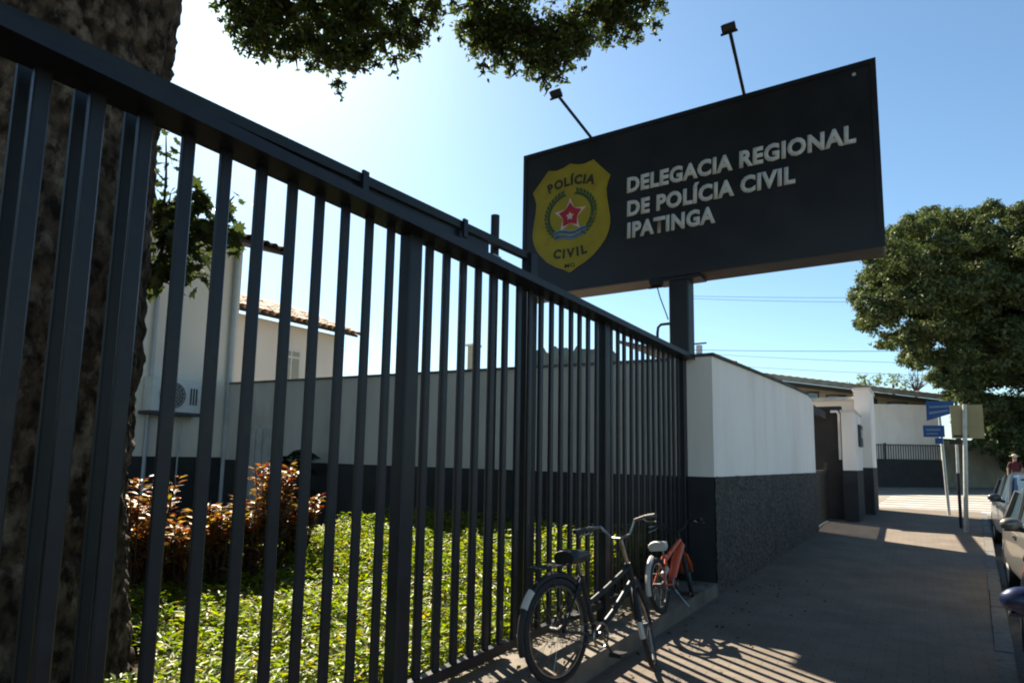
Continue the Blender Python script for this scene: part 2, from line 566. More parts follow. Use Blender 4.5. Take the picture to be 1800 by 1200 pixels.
def strip(name, m, x0, x1, yl, dz, parent=None):
    b = MB()
    v = []
    for y in yl:
        v += [((x0(y) if callable(x0) else x0), y, ground_z(y) + dz), ((x1(y) if callable(x1) else x1), y, ground_z(y) + dz)]
    b.add(v, [(2 * i, 2 * i + 1, 2 * i + 3, 2 * i + 2) for i in range(len(yl) - 1)])
    return b.build(name, m, parent)




def kx(y):
    """street side of the pavement: the kerb drifts away from the wall"""
    return 0.42 + 0.064 * (y - 6.0)


struct(strip('sidewalk', 'paver', -2.07, kx, [-6, 0, 7.8, 14, 19, 23.6], 0.0))
struct(strip('road', 'asphalt', lambda y: kx(y) + 0.13, 12.0, [-12, 0, 7.8, 14, 19, 23, 24.0], -0.13))
cross = strip('cross_street', 'asphalt_pale', -30, 60, [24.0, 28, 32, 36], -0.126)
struct(cross)
struct(strip('far_pavement', 'asphalt_pale', -30, 60, [36.0, 40, 44, 60], -0.122))
struct(strip('corner_pavement', 'asphalt_pale', -12, -2.07, [18, 20, 23.6], -0.012))
for i, (y, w) in enumerate(((25.0, 0.45), (26.1, 0.45), (27.3, 0.5), (28.6, 0.5), (30.0, 0.55), (31.6, 0.6), (33.4, 0.6))):
    o = strip('crosswalk_stripe', 'paint_white', -1.3 + 0.05 * i, 3.6 + 0.5 * i, [y, y + w], -0.121, cross)
# kerb of single stones
kerb = MB().box(kx(-5.5), kx(-5.5) + .13, -6, -5.0, -0.2, 0.004).build('kerb', 'kerb_stone')
struct(kerb)
ks = MB().cbox(-0.065, 0.065, 0.006, 0.994, -0.2, 0.006, 0.012).mesh('kerb_stone', 'kerb_stone')
for i in range(28):
    y = -5 + i
    o = link('kerb_stone', ks, kerb)
    at(o, (kx(y) + .066 + random.uniform(-.006, .006), y, ground_z(y + .5) + random.uniform(-.006, .004)), (R(0.92) if y >= 7 else 0, 0, -.064 + random.uniform(-.006, .006)))

# the raised ledge the railing stands on
ledge = MB()
ledge.box(-2.62, -2.05, -6, 7.82, -0.2, 0.15)
struct(ledge.build('ledge', 'concrete'))
struct(MB().add([(-14, -8, 0.10), (-2.63, -8, 0.10), (-2.63, 7.84, 0.10), (-14, 7.84, 0.10)], [(0, 1, 2, 3)]).build('garden_bed', 'soil'))

# ------------------------------------------------------------------ railing
FX = -2.42
POSTS = [-2.71, -0.01, 2.69, 5.39, 7.74]
fence = thing('steel_railing', 'black steel picket railing on a concrete ledge, running from camera to white wall', 'fence', (FX, 2.7, 0.15))
rail = MB().box(-2.46, -2.27, -4.0, 7.80, 2.83, 2.878)
rail.build('top_rail', 'steel_black', fence)
MB().box(-2.280, -2.266, -4.0, 7.80, 2.823, 2.836).build('rail_lip', 'steel_black', fence)
MB().box(-2.445, -2.395, -4.0, 7.80, 0.27, 0.33).build('bottom_rail', 'steel_black', fence)
pm = MB().cbox(-0.045, 0.045, -0.055, 0.055, 0.15, 2.83, 0.008).mesh('post', 'steel_black')
bm_ = MB().cbox(-0.015, 0.015, -0.026, 0.026, 0.33, 2.83, 0.006).mesh('bar', 'steel_black')
for y in POSTS:
    at(link('post', pm, fence), (FX, y, 0))
y = POSTS[0]
for a, b in zip(POSTS[:-1], POSTS[1:]):
    k = round((b - a) / 0.16875)
    for i in range(1, k):
        o = link('bar', bm_, fence)
        at(o, (FX + random.uniform(-.002, .002), a + (b - a) * i / k + random.uniform(-.004, .004), 0), (random.uniform(-.0015, .0015), random.uniform(-.001, .001), random.uniform(-.03, .03)))

# the sliding gate leaf parked behind the railing
gate = thing('sliding_gate', 'dark sliding gate leaf with a high rail, parked behind the picket railing', 'gate', (-2.58, 1.5, 0.15))
g = MB()
g.hexa([(-2.60, -3, 2.86), (-2.55, -3, 2.86), (-2.55, 4.22, 3.150), (-2.60, 4.22, 3.150)], [(-2.60, -3, 2.915), (-2.55, -3, 2.915), (-2.55, 4.22, 3.205), (-2.60, 4.22, 3.205)])
g.build('guide_rail', 'steel_back', gate)
MB().hexa([(-2.585, -1.5, 2.897), (-2.575, -1.5, 2.897), (-2.575, 3.70, 2.897), (-2.585, 3.70, 2.897)], [(-2.585, -1.5, 2.919), (-2.575, -1.5, 2.919), (-2.575, 3.70, 3.126), (-2.585, 3.70, 3.126)]).build('infill_plate', 'steel_black', gate)
gb = MB().cbox(-0.014, 0.014, -0.022, 0.022, 0.2, 2.90, 0.005).mesh('bar', 'steel_back')
for yy in (0.649, 0.829, 1.008, 1.187):
    at(link('bar', gb, gate), (-2.575, yy, 0))
for yy in (2.97, 3.145, 3.33, 3.51, 3.69, 3.87):
    at(link('bar', gb, gate), (-2.575, yy + 0.055, 0))
MB().box(-2.60, -2.55, -2.0, 3.98, 2.90, 2.94).build('gate_top_rail', 'steel_back', gate)
MB().box(-2.60, -2.55, -2.0, 3.98, 0.18, 0.25).build('gate_bottom_rail', 'steel_back', gate)
for yy in (2.42, 3.36):
    zz = 2.86 + (yy + 3) * 0.0402
    MB().box(-2.548, -2.53, yy - .022, yy + .022, zz - .06, zz + .068).build('clamp', 'steel_black', gate)
MB().box(-2.62, -2.53, 3.70, 3.80, 2.95, 3.04).build('roller_bracket', 'metal_pale', gate)
MB().tube([(-2.66, 3.90, 0.1), (-2.66, 3.90, 3.42)], 0.035, 10).build('guide_post', 'steel_back', gate, True)
MB().box(-2.61, -2.52, 4.22, 4.32, 0.1, 3.20).build('end_post', 'steel_black', gate)

# ------------------------------------------------------------------ garden and street walls
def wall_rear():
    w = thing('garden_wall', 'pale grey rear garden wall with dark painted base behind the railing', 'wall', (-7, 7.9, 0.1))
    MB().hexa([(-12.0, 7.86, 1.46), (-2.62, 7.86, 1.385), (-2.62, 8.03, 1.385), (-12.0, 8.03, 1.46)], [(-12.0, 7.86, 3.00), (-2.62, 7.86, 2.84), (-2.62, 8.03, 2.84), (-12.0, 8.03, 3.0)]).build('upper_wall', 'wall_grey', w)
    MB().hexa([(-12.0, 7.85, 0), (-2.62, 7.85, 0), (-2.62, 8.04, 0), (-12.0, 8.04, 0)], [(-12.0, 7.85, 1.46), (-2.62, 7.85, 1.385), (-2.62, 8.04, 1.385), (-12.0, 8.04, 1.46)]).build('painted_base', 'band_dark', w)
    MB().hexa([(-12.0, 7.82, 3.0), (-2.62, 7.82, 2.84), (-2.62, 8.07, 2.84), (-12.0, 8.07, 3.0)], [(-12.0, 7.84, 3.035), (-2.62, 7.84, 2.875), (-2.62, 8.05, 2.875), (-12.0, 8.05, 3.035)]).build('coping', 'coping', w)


wall_rear()


def wall_street():
    w = thing('street_wall', 'white street wall with rough dark stucco base between railing and gate', 'wall', (-2.2, 12, 0))
    # return at the railing end
    yy = [7.83, 9.6, 11.4, 13.2, 14.6, 15.35]
    zt = [2.86, 2.91, 2.955, 2.995, 3.015, 2.93]
    wx = lambda y: -2.07 + (y - 7.83) * 0.0266
    b = MB()
    vs, fs = [], []
    for y, z in zip(yy, zt):
        vs += [(wx(y), y, 1.385), (wx(y), y, z), (-2.61, y, z), (-2.61, y, 1.385)]
    for i in range(len(yy) - 1):
        for j in range(4):
            fs.append((4 * i + j, 4 * i + 4 + j, 4 * i + 4 + (j + 1) % 4, 4 * i + (j + 1) % 4))
    k = 4 * (len(yy) - 1)
    fs += [(0, 1, 2, 3), (k + 3, k + 2, k + 1, k)]
    b.add(vs, fs)
    b.build('upper_wall', 'wall_white', w)
    # rough base with a wavy painted edge, thrown stucco relief
    bm = bmesh.new()
    nx, nz = 190, 40
    grid = {}
    for i in range(nx + 1):
        y = 7.81 + (15.36 - 7.81) * i / nx
        ztop = 1.385 + 0.012 * noise.noise((y * 2.1, 0, 3))
        for j in range(nz + 1):
            z = -0.1 + (ztop + 0.1) * j / nz
            h = 0.012 * noise.noise((y * 16, z * 16, 1.7)) + 0.009 * noise.noise((y * 33, z * 33, 7.1))
            grid[i, j] = bm.verts.new((wx(y) + 0.018 + h, y, z))
    for i in range(nx):
        for j in range(nz):
            bm.faces.new((grid[i, j], grid[i + 1, j], grid[i + 1, j + 1], grid[i, j + 1]))
    me = bpy.data.meshes.new('stucco_base')
    bm.to_mesh(me)
    bm.free()
    me.materials.append(MATS['band_rough'])
    link('stucco_base', me, w)
    MB().hexa([(-2.6, 7.815, -.1), (-2.066, 7.815, -.1), (-1.872, 15.34, -.1), (-2.6, 15.34, -.1)], [(-2.6, 7.815, 1.376), (-2.066, 7.815, 1.376), (-1.872, 15.34, 1.376), (-2.6, 15.34, 1.376)]).build('base_core', 'band_dark', w)
    b = MB()
    vs, fs = [], []
    for y, z in zip(yy[:-1], zt[:-1]):
        wv = 0.006 * math.sin(y * 3)
        vs += [(wx(y) + .04, y - (0.03 if y < 8 else 0), z), (wx(y) + .025, y - (0.03 if y < 8 else 0), z + 0.045 + wv), (-2.64, y, z + 0.045 + wv), (-2.66, y, z)]
    for i in range(len(yy) - 2):
        for j in range(4):
            fs.append((4 * i + j, 4 * i + 4 + j, 4 * i + 4 + (j + 1) % 4, 4 * i + (j + 1) % 4))
    k = 4 * (len(yy) - 2)
    fs += [(0, 1, 2, 3), (k + 3, k + 2, k + 1, k)]
    b.add(vs, fs)
    b.build('coping', 'coping', w)


wall_street()

# clay cap tiles behind the wall head
shed = thing('tiled_lean_to', 'short lean-to roof edge with orange clay tiles behind white wall', 'roof', (-3.2, 13, 0))
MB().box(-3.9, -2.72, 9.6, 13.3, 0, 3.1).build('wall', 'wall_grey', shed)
MB().hexa([(-4.0, 9.4, 3.46), (-2.66, 9.4, 3.10), (-2.66, 13.4, 3.12), (-4.0, 13.4, 3.48)], [(-4.0, 9.4, 3.50), (-2.66, 9.4, 3.14), (-2.66, 13.4, 3.16), (-4.0, 13.4, 3.52)]).build('roof_sheet', 'tile_dark', shed)


def barrel_tile(name, m, L=0.42, r0=0.085, r1=0.07, n=6, th=0.014):
    """half-round clay tile, open side down, running along +x"""
    b = MB()
    vs, fs = [], []
    for e, (x, rr) in enumerate(((0, r0), (L, r1))):
        for k in range(n + 1):
            a = PI * k / n
            vs.append((x, math.cos(a) * rr, math.sin(a) * rr))
        for k in range(n + 1):
            a = PI * k / n
            vs.append((x, math.cos(a) * (rr - th), math.sin(a) * (rr - th)))
    m_ = n + 1
    for k in range(n):
        fs.append((k, k + 1, 2 * m_ + k + 1, 2 * m_ + k))
        fs.append((m_ + k + 1, m_ + k, 3 * m_ + k, 3 * m_ + k + 1))
        fs.append((k + 1, k, m_ + k, m_ + k + 1))
        fs.append((2 * m_ + k, 2 * m_ + k + 1, 3 * m_ + k + 1, 3 * m_ + k))
    b.add(vs, fs)
    return b.mesh(name, m)


bt_or = barrel_tile('clay_tile', 'tile_orange', 0.5, 0.13, 0.115)
for i in range(5):
    at(link('clay_tile', bt_or, shed), (-2.55, 11.1 + i * 0.42, 3.17 + 0.002 * i), (0, R(-16), PI + random.uniform(-.05, .05)))

# gate in the street wall, its pillars
gt = thing('street_gate', 'low iron street gate with vertical slats beyond the white wall', 'gate', (-1.98, 16.9, 0.14))
slm = MB().box(-0.015, 0.015, 0, 0.10, 0.17, 1.36).mesh('slat', 'gate_iron')
for i in range(20):
    at(link('slat', slm, gt), (-1.99, 15.46 + i * 0.14, 0))
MB().box(-2.02, -1.95, 15.40, 18.28, 1.36, 1.43).build('top_rail', 'gate_iron', gt)
MB().box(-2.02, -1.95, 15.40, 18.28, 0.13, 0.17).build('bottom_rail', 'galvanised', gt)
MB().box(-2.03, -1.94, 18.2, 18.3, 0, 1.62).build('lock_post', 'gate_iron', gt)
MB().box(-2.05, -1.95, 15.37, 18.55, 2.74, 2.93).build('head_beam', 'opening_dark', gt)  # beam added to shade a strip beside the sunlit patch

sh2 = thing('dark_interior', 'dark sheet standing in for the dark interior behind the gate opening', 'shed', (-2.2, 18.7, 0))  # added sheet, coloured dark in place of the dark interior
MB().box(-3.2, -1.59, 18.62, 18.74, 0, 3.02).build('wall', 'opening_dark', sh2)
MB().box(-3.3, -1.60, 18.56, 18.80, 3.02, 3.09).build('cap', 'opening_dark', sh2)
MB().tube([(-1.66, 18.52, 1.7), (-1.66, 18.52, 2.86), (-1.70, 18.52, 2.95), (-1.85, 18.52, 2.95)], 0.035, 8).build('drain_pipe', 'plastic_white', sh2, True)

gp = thing('gate_pillar', 'white gate pillar with dark base and a small black meter box', 'pillar', (-1.4, 19.1, 0.15))
MB().box(-1.575, -1.27, 18.1, 20.2, 1.43, 2.90).build('upper_wall', 'wall_white', gp)
MB().box(-1.585, -1.26, 18.09, 20.21, -0.1, 1.43).build('painted_base', 'band_dark', gp)
MB().box(-1.60, -1.245, 18.07, 20.23, 2.90, 2.95).build('cap', 'wall_building', gp)
mb_ = MB().box(-1.268, -1.20, 18.95, 19.75, 2.05, 2.62).build('meter_box', 'grille_dark', gp)
MB().box(-1.198, -1.192, 19.1, 19.6, 2.28, 2.5).build('meter_window', 'metal_pale', mb_)
tc_ = thing('tall_column', 'taller white column behind the gate pillar reaching up to the roof', 'column', (-1.2, 21.3, 0.2))
MB().box(-1.44, -1.04, 20.5, 22.6, 1.50, 3.70).build('upper_wall', 'wall_white', tc_)
MB().box(-1.445, -1.035, 20.49, 22.61, -0.1, 1.50).build('painted_base', 'band_dark', tc_)
MB().box(-1.47, -1.01, 20.46, 22.64, 3.70, 3.76).build('cap', 'wall_building', tc_)
lp = thing('courtyard_wall', 'cream courtyard wall with a sunlit top beside the gate pillar', 'wall', (-2.2, 20.8, 0))
MB().box(-2.9, -1.46, 20.7, 21.0, 0, 3.42).build('wall_body', 'wall_building', lp)
MB().box(-2.95, -1.46, 20.6, 21.3, 3.42, 3.52).build('coping', 'paint_white', lp)

# ------------------------------------------------------------------ corner building across the side street
A = Vector((-7.6, 37.35, 0))
B = Vector((1.55, 43.45, 0))
du = (B - A).normalized()
dn = Vector((du.y, -du.x, 0))       # towards the street
LU = (B - A).length


def cb(u, w, z):
    p = A + du * u + dn * w
    return (p.x, p.y, z)


def cbox(b, u0, u1, w0, w1, z0, z1):
    b.hexa([cb(u0, w1, z0), cb(u1, w1, z0), cb(u1, w0, z0), cb(u0, w0, z0)], [cb(u0, w1, z1), cb(u1, w1, z1), cb(u1, w0, z1), cb(u0, w0, z1)])
    return b


def rz(u):
    """underside of the eave, falling towards the corner"""
    return 6.42 - 0.100 * u


bl = thing('corner_building', 'long low white corner building with grey fibre-cement roof across the side street', 'building', (A.x, A.y, 0.5))
b_ = MB()
b_.hexa([cb(0, -.9, .2), cb(LU - .3, -.9, .2), cb(LU - .3, -7, .2), cb(0, -7, .2)], [cb(0, -.9, rz(0) - .02), cb(LU - .3, -.9, rz(LU - .3) - .02), cb(LU - .3, -7, rz(LU - .3) - .02), cb(0, -7, rz(0) - .02)])
b_.build('wall', 'far_beige', bl)
rf = MB()
nw = 64
vs, fs = [], []
for i in range(nw + 1):
    u = -2.5 + (LU + 3.0) * i / nw
    dz = 0.035 * (i % 2)
    vs += [cb(u, 0.0, rz(u)), cb(u, 0.05, rz(u) + .30 + dz), cb(u, -6, rz(u) + 1.25 + dz), cb(u, -6, rz(u) + 1.1)]
for i in range(nw):
    for j in range(4):
        fs.append((4 * i + j, 4 * i + 4 + j, 4 * i + 4 + (j + 1) % 4, 4 * i + (j + 1) % 4))
fs += [(0, 1, 2, 3), (4 * nw + 3, 4 * nw + 2, 4 * nw + 1, 4 * nw)]
rf.add(vs, fs)
roof = rf.build('roof', 'roof_fibre', bl)
b_ = MB()
b_.hexa([cb(-2.4, -.05, rz(-2.4) - .22), cb(LU + .4, -.05, rz(LU + .4) - .22), cb(LU + .4, -.2, rz(LU + .4) - .22), cb(-2.4, -.2, rz(-2.4) - .22)], [cb(-2.4, -.05, rz(-2.4) - .004), cb(LU + .4, -.05, rz(LU + .4) - .004), cb(LU + .4, -.2, rz(LU + .4) - .004), cb(-2.4, -.2, rz(-2.4) - .004)])
b_.build('fascia', 'wood_dark', roof)
for u in (1.2, 3.0, 4.6, 6.4, 8.2, 9.6):
    wdw = cbox(MB(), u, u + 1.2, -0.895, -0.86, rz(u) - .95, rz(u) - .35).build('window', 'wood_dark', bl)
    cbox(MB(), u + .08, u + 1.12, -0.858, -0.85, rz(u) - .87, rz(u) - .43).build('pane', 'car_glass', wdw)
# yard wall of the building: white, dark base, railing on top of the base
yw = thing('yard_wall', 'white yard wall above dark base with picket strip, past the crossing', 'wall', cb(8.8, 0.2, 0.6))
cbox(MB(), 5.6, LU - .55, -0.15, 0.10, 1.95, 5.02).build('upper_wall', 'wall_white', yw)
cbox(MB(), 5.6, LU - .55, -0.13, 0.30, 0.0, 1.95).build('painted_base', 'band_dark', yw)
for i in range(32):
    u = 6.0 + i * 0.14
    cbox(MB(), u, u + 0.026, 0.22, 0.26, 1.95, 2.72).build('picket', 'gate_iron', yw)
cbox(MB(), 5.9, LU - .55, 0.21, 0.27, 2.72, 2.77).build('picket_rail', 'gate_iron', yw)
for u in (7.2, LU - .55):
    cbox(MB(), u, u + .07, 0.2, 0.28, 1.95, 2.85).build('picket_post', 'gate_iron', yw)

bw = thing('beige_wall', 'weathered beige wall behind the street-name pole', 'wall', (2.6, 44.2, 0.6))
P0, P1 = cb(LU - .45, 0.25, 0), (5.0, 45.6, 0)


def slab(b, p, q, z0, zp, zq, w0, w1):
    b.hexa([(p[0] + w0 * .4, p[1] - w0, z0), (q[0] + w0 * .4, q[1] - w0, z0), (q[0] + w1 * .4, q[1] - w1, z0), (p[0] + w1 * .4, p[1] - w1, z0)] if z0 is not None else [(p[0] + w0 * .4, p[1] - w0, zp - .09), (q[0] + w0 * .4, q[1] - w0, zq - .09), (q[0] + w1 * .4, q[1] - w1, zq - .09), (p[0] + w1 * .4, p[1] - w1, zp - .09)],
           [(p[0] + w0 * .4, p[1] - w0, zp), (q[0] + w0 * .4, q[1] - w0, zq), (q[0] + w1 * .4, q[1] - w1, zq), (p[0] + w1 * .4, p[1] - w1, zp)])
    return b


slab(MB(), P0, P1, .2, 3.05, 2.85, 0, -.25).build('wall_body', 'beige_wall', bw)
slab(MB(), P0, P1, None, 3.143, 2.943, .05, -.3).build('coping', 'coping', bw)
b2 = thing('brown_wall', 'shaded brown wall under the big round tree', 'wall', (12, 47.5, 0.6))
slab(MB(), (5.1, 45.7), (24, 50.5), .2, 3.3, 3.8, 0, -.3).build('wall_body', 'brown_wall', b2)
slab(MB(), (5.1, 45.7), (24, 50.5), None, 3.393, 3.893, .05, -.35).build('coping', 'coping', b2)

# ------------------------------------------------------------------ station building at the left of the garden
sb = thing('station_building', 'pale station building with dark base and brown tiled eave left of garden', 'building', (-13, 2, 0))
MB().box(-17, -12.0, -6, 8.02, 1.50, 5.95).build('upper_wall', 'wall_building', sb)
MB().box(-17, -11.99, -6, 8.03, 0, 1.50).build('painted_base', 'band_dark', sb)
sl = math.tan(R(17))
rs = MB()
rs.hexa([(-17, -6, 5.93 + 5.6 * sl), (-11.55, -6, 5.93), (-11.55, 8.85, 5.93), (-17, 8.85, 5.93 + 5.6 * sl)], [(-17, -6, 6.0 + 5.6 * sl), (-11.55, -6, 6.0), (-11.55, 8.85, 6.0), (-17, 8.85, 6.0 + 5.6 * sl)])
srf = rs.build('roof', 'wood_dark', sb)
bt_dk = barrel_tile('roof_tile', 'tile_dark', 0.46, 0.10, 0.085)
for r_ in range(3):
    for i in range(26):
        o = link('roof_tile', bt_dk, srf)
        at(o, (-11.44 - r_ * 0.40, 8.80 - i * 0.205 + random.uniform(-.01, .01), 5.985 + r_ * 0.40 * sl + random.uniform(-.008, .012)), (0, R(-17), PI + random.uniform(-.04, .04)))
MB().tube([(-11.93, 7.86, 5.9), (-11.93, 7.86, 0.1)], 0.055, 10).build('downpipe', 'pvc_grey', sb, True)
MB().tube([(-11.95, 6.28, 4.6), (-11.95, 6.28, 0.1)], 0.035, 10).build('conduit', 'pvc_grey', sb, True)
# air conditioner
ac = thing('air_conditioner', 'white outdoor air conditioner unit mounted on the station wall', 'air conditioner', (-11.8, 6.65, 2.3))
acb = MB().box(-11.97, -11.68, 6.18, 7.10, 2.33, 2.96).build('casing', 'plastic_white', ac)
MB().disc((-11.672, 6.56, 2.64), (1, 0, 0), 0.24, 0.012, 28).build('fan_recess', 'grille_dark', acb)
gr = MB()
for rr in (0.06, 0.11, 0.16, 0.21, 0.245):
    gr.ring((-11.66, 6.56, 2.64), (1, 0, 0), (0, 1, 0), rr, 0.006, 28, 5)
for k in range(8):
    a = PI * k / 8
    gr.tube([(-11.66, 6.56 - .24 * math.cos(a), 2.64 - .24 * math.sin(a)), (-11.66, 6.56 + .24 * math.cos(a), 2.64 + .24 * math.sin(a))], 0.004, 4)
gr.build('fan_grille', 'metal_pale', acb)
for k in range(3):
    MB().box(-11.68, -11.672, 6.90 + k * .055, 6.93 + k * .055, 2.48, 2.8).build('vent_slot', 'grille_dark', acb)
MB().box(-12.0, -11.62, 6.12, 7.16, 2.27, 2.33).build('shelf_bracket', 'grille_dark', ac)
MB().tube([(-11.9, 6.86, 2.3), (-11.86, 6.88, 2.1), (-11.95, 6.9, 1.6), (-11.95, 6.9, 0.6)], 0.016, 6).build('drain_hose', 'pvc_grey', ac, True)
# metal service door in the garden wall
dr = thing('service_door', 'small grey ribbed metal door in the rear garden wall', 'door', (-10.7, 7.8, 0.1))
MB().box(-11.08, -10.34, 7.80, 7.848, 0.15, 2.14).build('door_frame', 'metal_pale', dr)
for k in range(3):
    MB().box(-11.0 + k * 0.21, -10.84 + k * 0.21, 7.775, 7.80, 0.22, 2.06).build('panel', 'metal_pale', dr)
MB().box(-10.44, -10.40, 7.755, 7.80, 1.05, 1.17).build('handle', 'grille_dark', dr)

# ------------------------------------------------------------------ neighbour's house beyond the rear wall
hs = thing('tiled_house', 'cream house with clay tile roof and one window beyond the rear wall', 'house', (-17, 12, 0))
MB().box(-24, -16.35, 9.2, 14.7, 0, 5.62).build('wall', 'wall_building', hs)
hz = math.tan(R(20))
hrf = MB().hexa([(-20.5, 9.0, 5.58 + 4.6 * hz), (-15.85, 9.0, 5.58), (-15.85, 15.1, 5.58), (-20.5, 15.1, 5.58 + 4.6 * hz)], [(-20.5, 9.0, 5.66 + 4.6 * hz), (-15.85, 9.0, 5.66), (-15.85, 15.1, 5.66), (-20.5, 15.1, 5.66 + 4.6 * hz)]).build('roof', 'wood_dark', hs)
bt_cl = barrel_tile('roof_tile', 'tile_clay', 0.5, 0.125, 0.105)
for r_ in range(8):
    for i in range(25):
        o = link('roof_tile', bt_cl, hrf)
        at(o, (-15.75 - r_ * 0.43, 15.0 - i * 0.245, 5.645 + r_ * 0.43 * hz + random.uniform(-.01, .012)), (0, R(-20), PI + random.uniform(-.04, .04)))
wd = MB().box(-16.35, -16.30, 12.45, 13.15, 3.85, 4.85).build('window', 'plastic_white', hs)
for (y0, y1, z0, z1) in ((12.51, 12.77, 3.91, 4.58), (12.83, 13.09, 3.91, 4.58), (12.51, 12.77, 4.64, 4.79), (12.83, 13.09, 4.64, 4.79)):
    MB().box(-16.298, -16.29, y0, y1, z0, z1).build('pane', 'window_glass', wd)
MB().box(-16.36, -16.22, 12.38, 13.22, 3.78, 3.85).build('sill', 'wall_building', hs)

# ================================================================== THE BIG SIGN
SY = 8.2
sg = thing('police_station_sign', 'large black police station sign board raised on one steel post', 'sign', (-2.6, 8.35, 0))
SX0, SX1, SZ0, SZ1 = -5.05, -0.19, 4.06, 6.35
MB().box(SX0, SX1, SY, SY + 0.46, SZ0, SZ1).build('board', 'sign_face', sg)  # hidden depth stretched so its shadow closes a lit gap on the pavement
MB().box(SX0 + .02, SX1 - .02, SY + 0.015, SY + 0.445, SZ0 - 0.012, SZ0 - 0.002).build('soffit', 'sign_under', sg)
for nm, bx in (('frame_strip', (SX0 - .012, SX1 + .012, SY - .012, SY - .002, SZ1 - .05, SZ1 + .012)), ('frame_strip', (SX0 - .012, SX1 + .012, SY - .012, SY - .002, SZ0 - .012, SZ0 + .05)),
               ('frame_strip', (SX0 - .012, SX0 + .05, SY - .0118, SY - .0022, SZ0 + .051, SZ1 - .051)), ('frame_strip', (SX1 - .05, SX1 + .012, SY - .0118, SY - .0022, SZ0 + .051, SZ1 - .051))):
    MB().box(*bx).build(nm, 'sign_frame', sg)
MB().disc((SX1 - .22, SY - .006, SZ1 - .13), (0, 1, 0), 0.022, 0.01, 12).build('bolt_head', 'galvanised', sg)
MB().cbox(-2.74, -2.47, SY + 0.04, SY + 0.30, 0.0, SZ0 - 0.013, 0.015).build('post', 'sign_frame', sg)
MB().box(-2.90, -2.30, SY + 0.02, SY + 0.32, SZ0 - 0.06, SZ0 - 0.014).build('bearing_plate', 'sign_frame', sg)


def text_mesh(body, name, m, size, x, y, z, width=None, extrude=0.004, bold=0.0, parent=None, shear=0.0, height=None):
    c = bpy.data.curves.new(name, 'FONT')
    c.body = body
    c.size = 1.0
    c.extrude = 0.0
    c.offset = bold
    c.shear = shear
    c.space_character = 1.08
    c.resolution_u = 3
    t = bpy.data.objects.new(name, c)
    COL.objects.link(t)
    dg = bpy.context.evaluated_depsgraph_get()
    me = bpy.data.meshes.new_from_object(t.evaluated_get(dg))
    bpy.data.objects.remove(t)
    co = np.zeros(len(me.vertices) * 3)
    me.vertices.foreach_get('co', co)
    co = co.reshape(-1, 3)
    # cap height from a plain capital: use the H line of the font
    sx = (width / (co[:, 0].max() - co[:, 0].min())) if width else size
    sz = size
    x0 = co[:, 0].min()
    out = np.stack([x + (co[:, 0] - x0) * sx, np.full(len(co), y), z + co[:, 1] * sz], 1)
    me.vertices.foreach_set('co', out.ravel())
    me.update()
    me.name = name
    me.materials.clear()
    me.materials.append(MATS[m])
    o = link(name, me, parent)
    md = o.modifiers.new('thick', 'SOLIDIFY')
    md.thickness = extrude
    md.offset = 0
    return o, out


CAP = 0.72
for body, z, w in (('DELEGACIA REGIONAL', 5.375, 2.90), ('DE POL\u00cdCIA CIVIL', 5.025, 2.22), ('IPATINGA', 4.705, 1.235)):
    text_mesh(body, 'lettering', 'letter_white', 0.215 / CAP, -3.32, SY - 0.004, z, w, 0.006, 0.046, sg, 0.04)

# badge: an outlined yellow shield with its coat of arms
sh_r = [(-4.225, 6.03), (-4.10, 5.985), (-3.99, 5.97), (-3.84, 6.00), (-3.70, 5.84), (-3.57, 5.70), (-3.61, 5.60), (-3.635, 5.50), (-3.625, 5.36), (-3.60, 5.22), (-3.578, 5.08), (-3.575, 4.98), (-3.60, 4.86), (-3.65, 4.75), (-3.73, 4.65), (-3.84, 4.54), (-3.98, 4.45), (-4.12, 4.39), (-4.225, 4.33)]
sh_l = [(-8.45 - x, z) for x, z in sh_r[1:-1]][::-1]
outline = sh_r + sh_l
bad = MB().prism(outline, SY - 0.010, SY - 0.003, 'y').build('badge', 'badge_yellow', sg)
cxm = -4.225
edge = MB()
inner = [(cxm + (x - cxm) * 0.955, 5.17 + (z - 5.17) * 0.965) for x, z in outline]
inner2 = [(cxm + (x - cxm) * 0.94, 5.17 + (z - 5.17) * 0.953) for x, z in outline]
k = len(inner)
edge.add([(x, SY - 0.0125, z) for x, z in inner] + [(x, SY - 0.0125, z) for x, z in inner2], [(i, (i + 1) % k, k + (i + 1) % k, k + i) for i in range(k)])
edge.build('badge_outline', 'badge_brown', bad)


def arc_text(body, m, cx_, cz_, rad, a_mid, a_span, size, par, up=True, bold=0.02):
    """letters set one after another round an arc"""
    out = MB()
    wd = [0.42 if ch in 'I\u00cd' else (0.82 if ch == 'L' else 1.0) for ch in body]
    tot, run = sum(wd), 0.0
    for i, ch in enumerate(body):
        mid = (run + wd[i] / 2) / tot
        run += wd[i]
        if ch == ' ':
            continue
        c = bpy.data.curves.new('letter', 'FONT')
        c.body = ch
        c.offset = bold
        c.align_x = 'CENTER'
        c.resolution_u = 3
        t = bpy.data.objects.new('letter', c)
        COL.objects.link(t)
        me = bpy.data.meshes.new_from_object(t.evaluated_get(bpy.context.evaluated_depsgraph_get()))
        bpy.data.objects.remove(t)
        f = mid - 0.5
        a = a_mid - a_span * f if up else a_mid + a_span * f
        rot = a - PI / 2 if up else a + PI / 2
        ox, oz = cx_ + rad * math.cos(a), cz_ + rad * math.sin(a)
        vs = []
        for v in me.vertices:
            px, pz = v.co.x * size, v.co.y * size
            vs.append((ox + px * math.cos(rot) - pz * math.sin(rot), SY - 0.014, oz + px * math.sin(rot) + pz * math.cos(rot)))
        out.add(vs, [tuple(p.vertices) for p in me.polygons])
        bpy.data.meshes.remove(me)
    return out.build('badge_lettering', m, par)


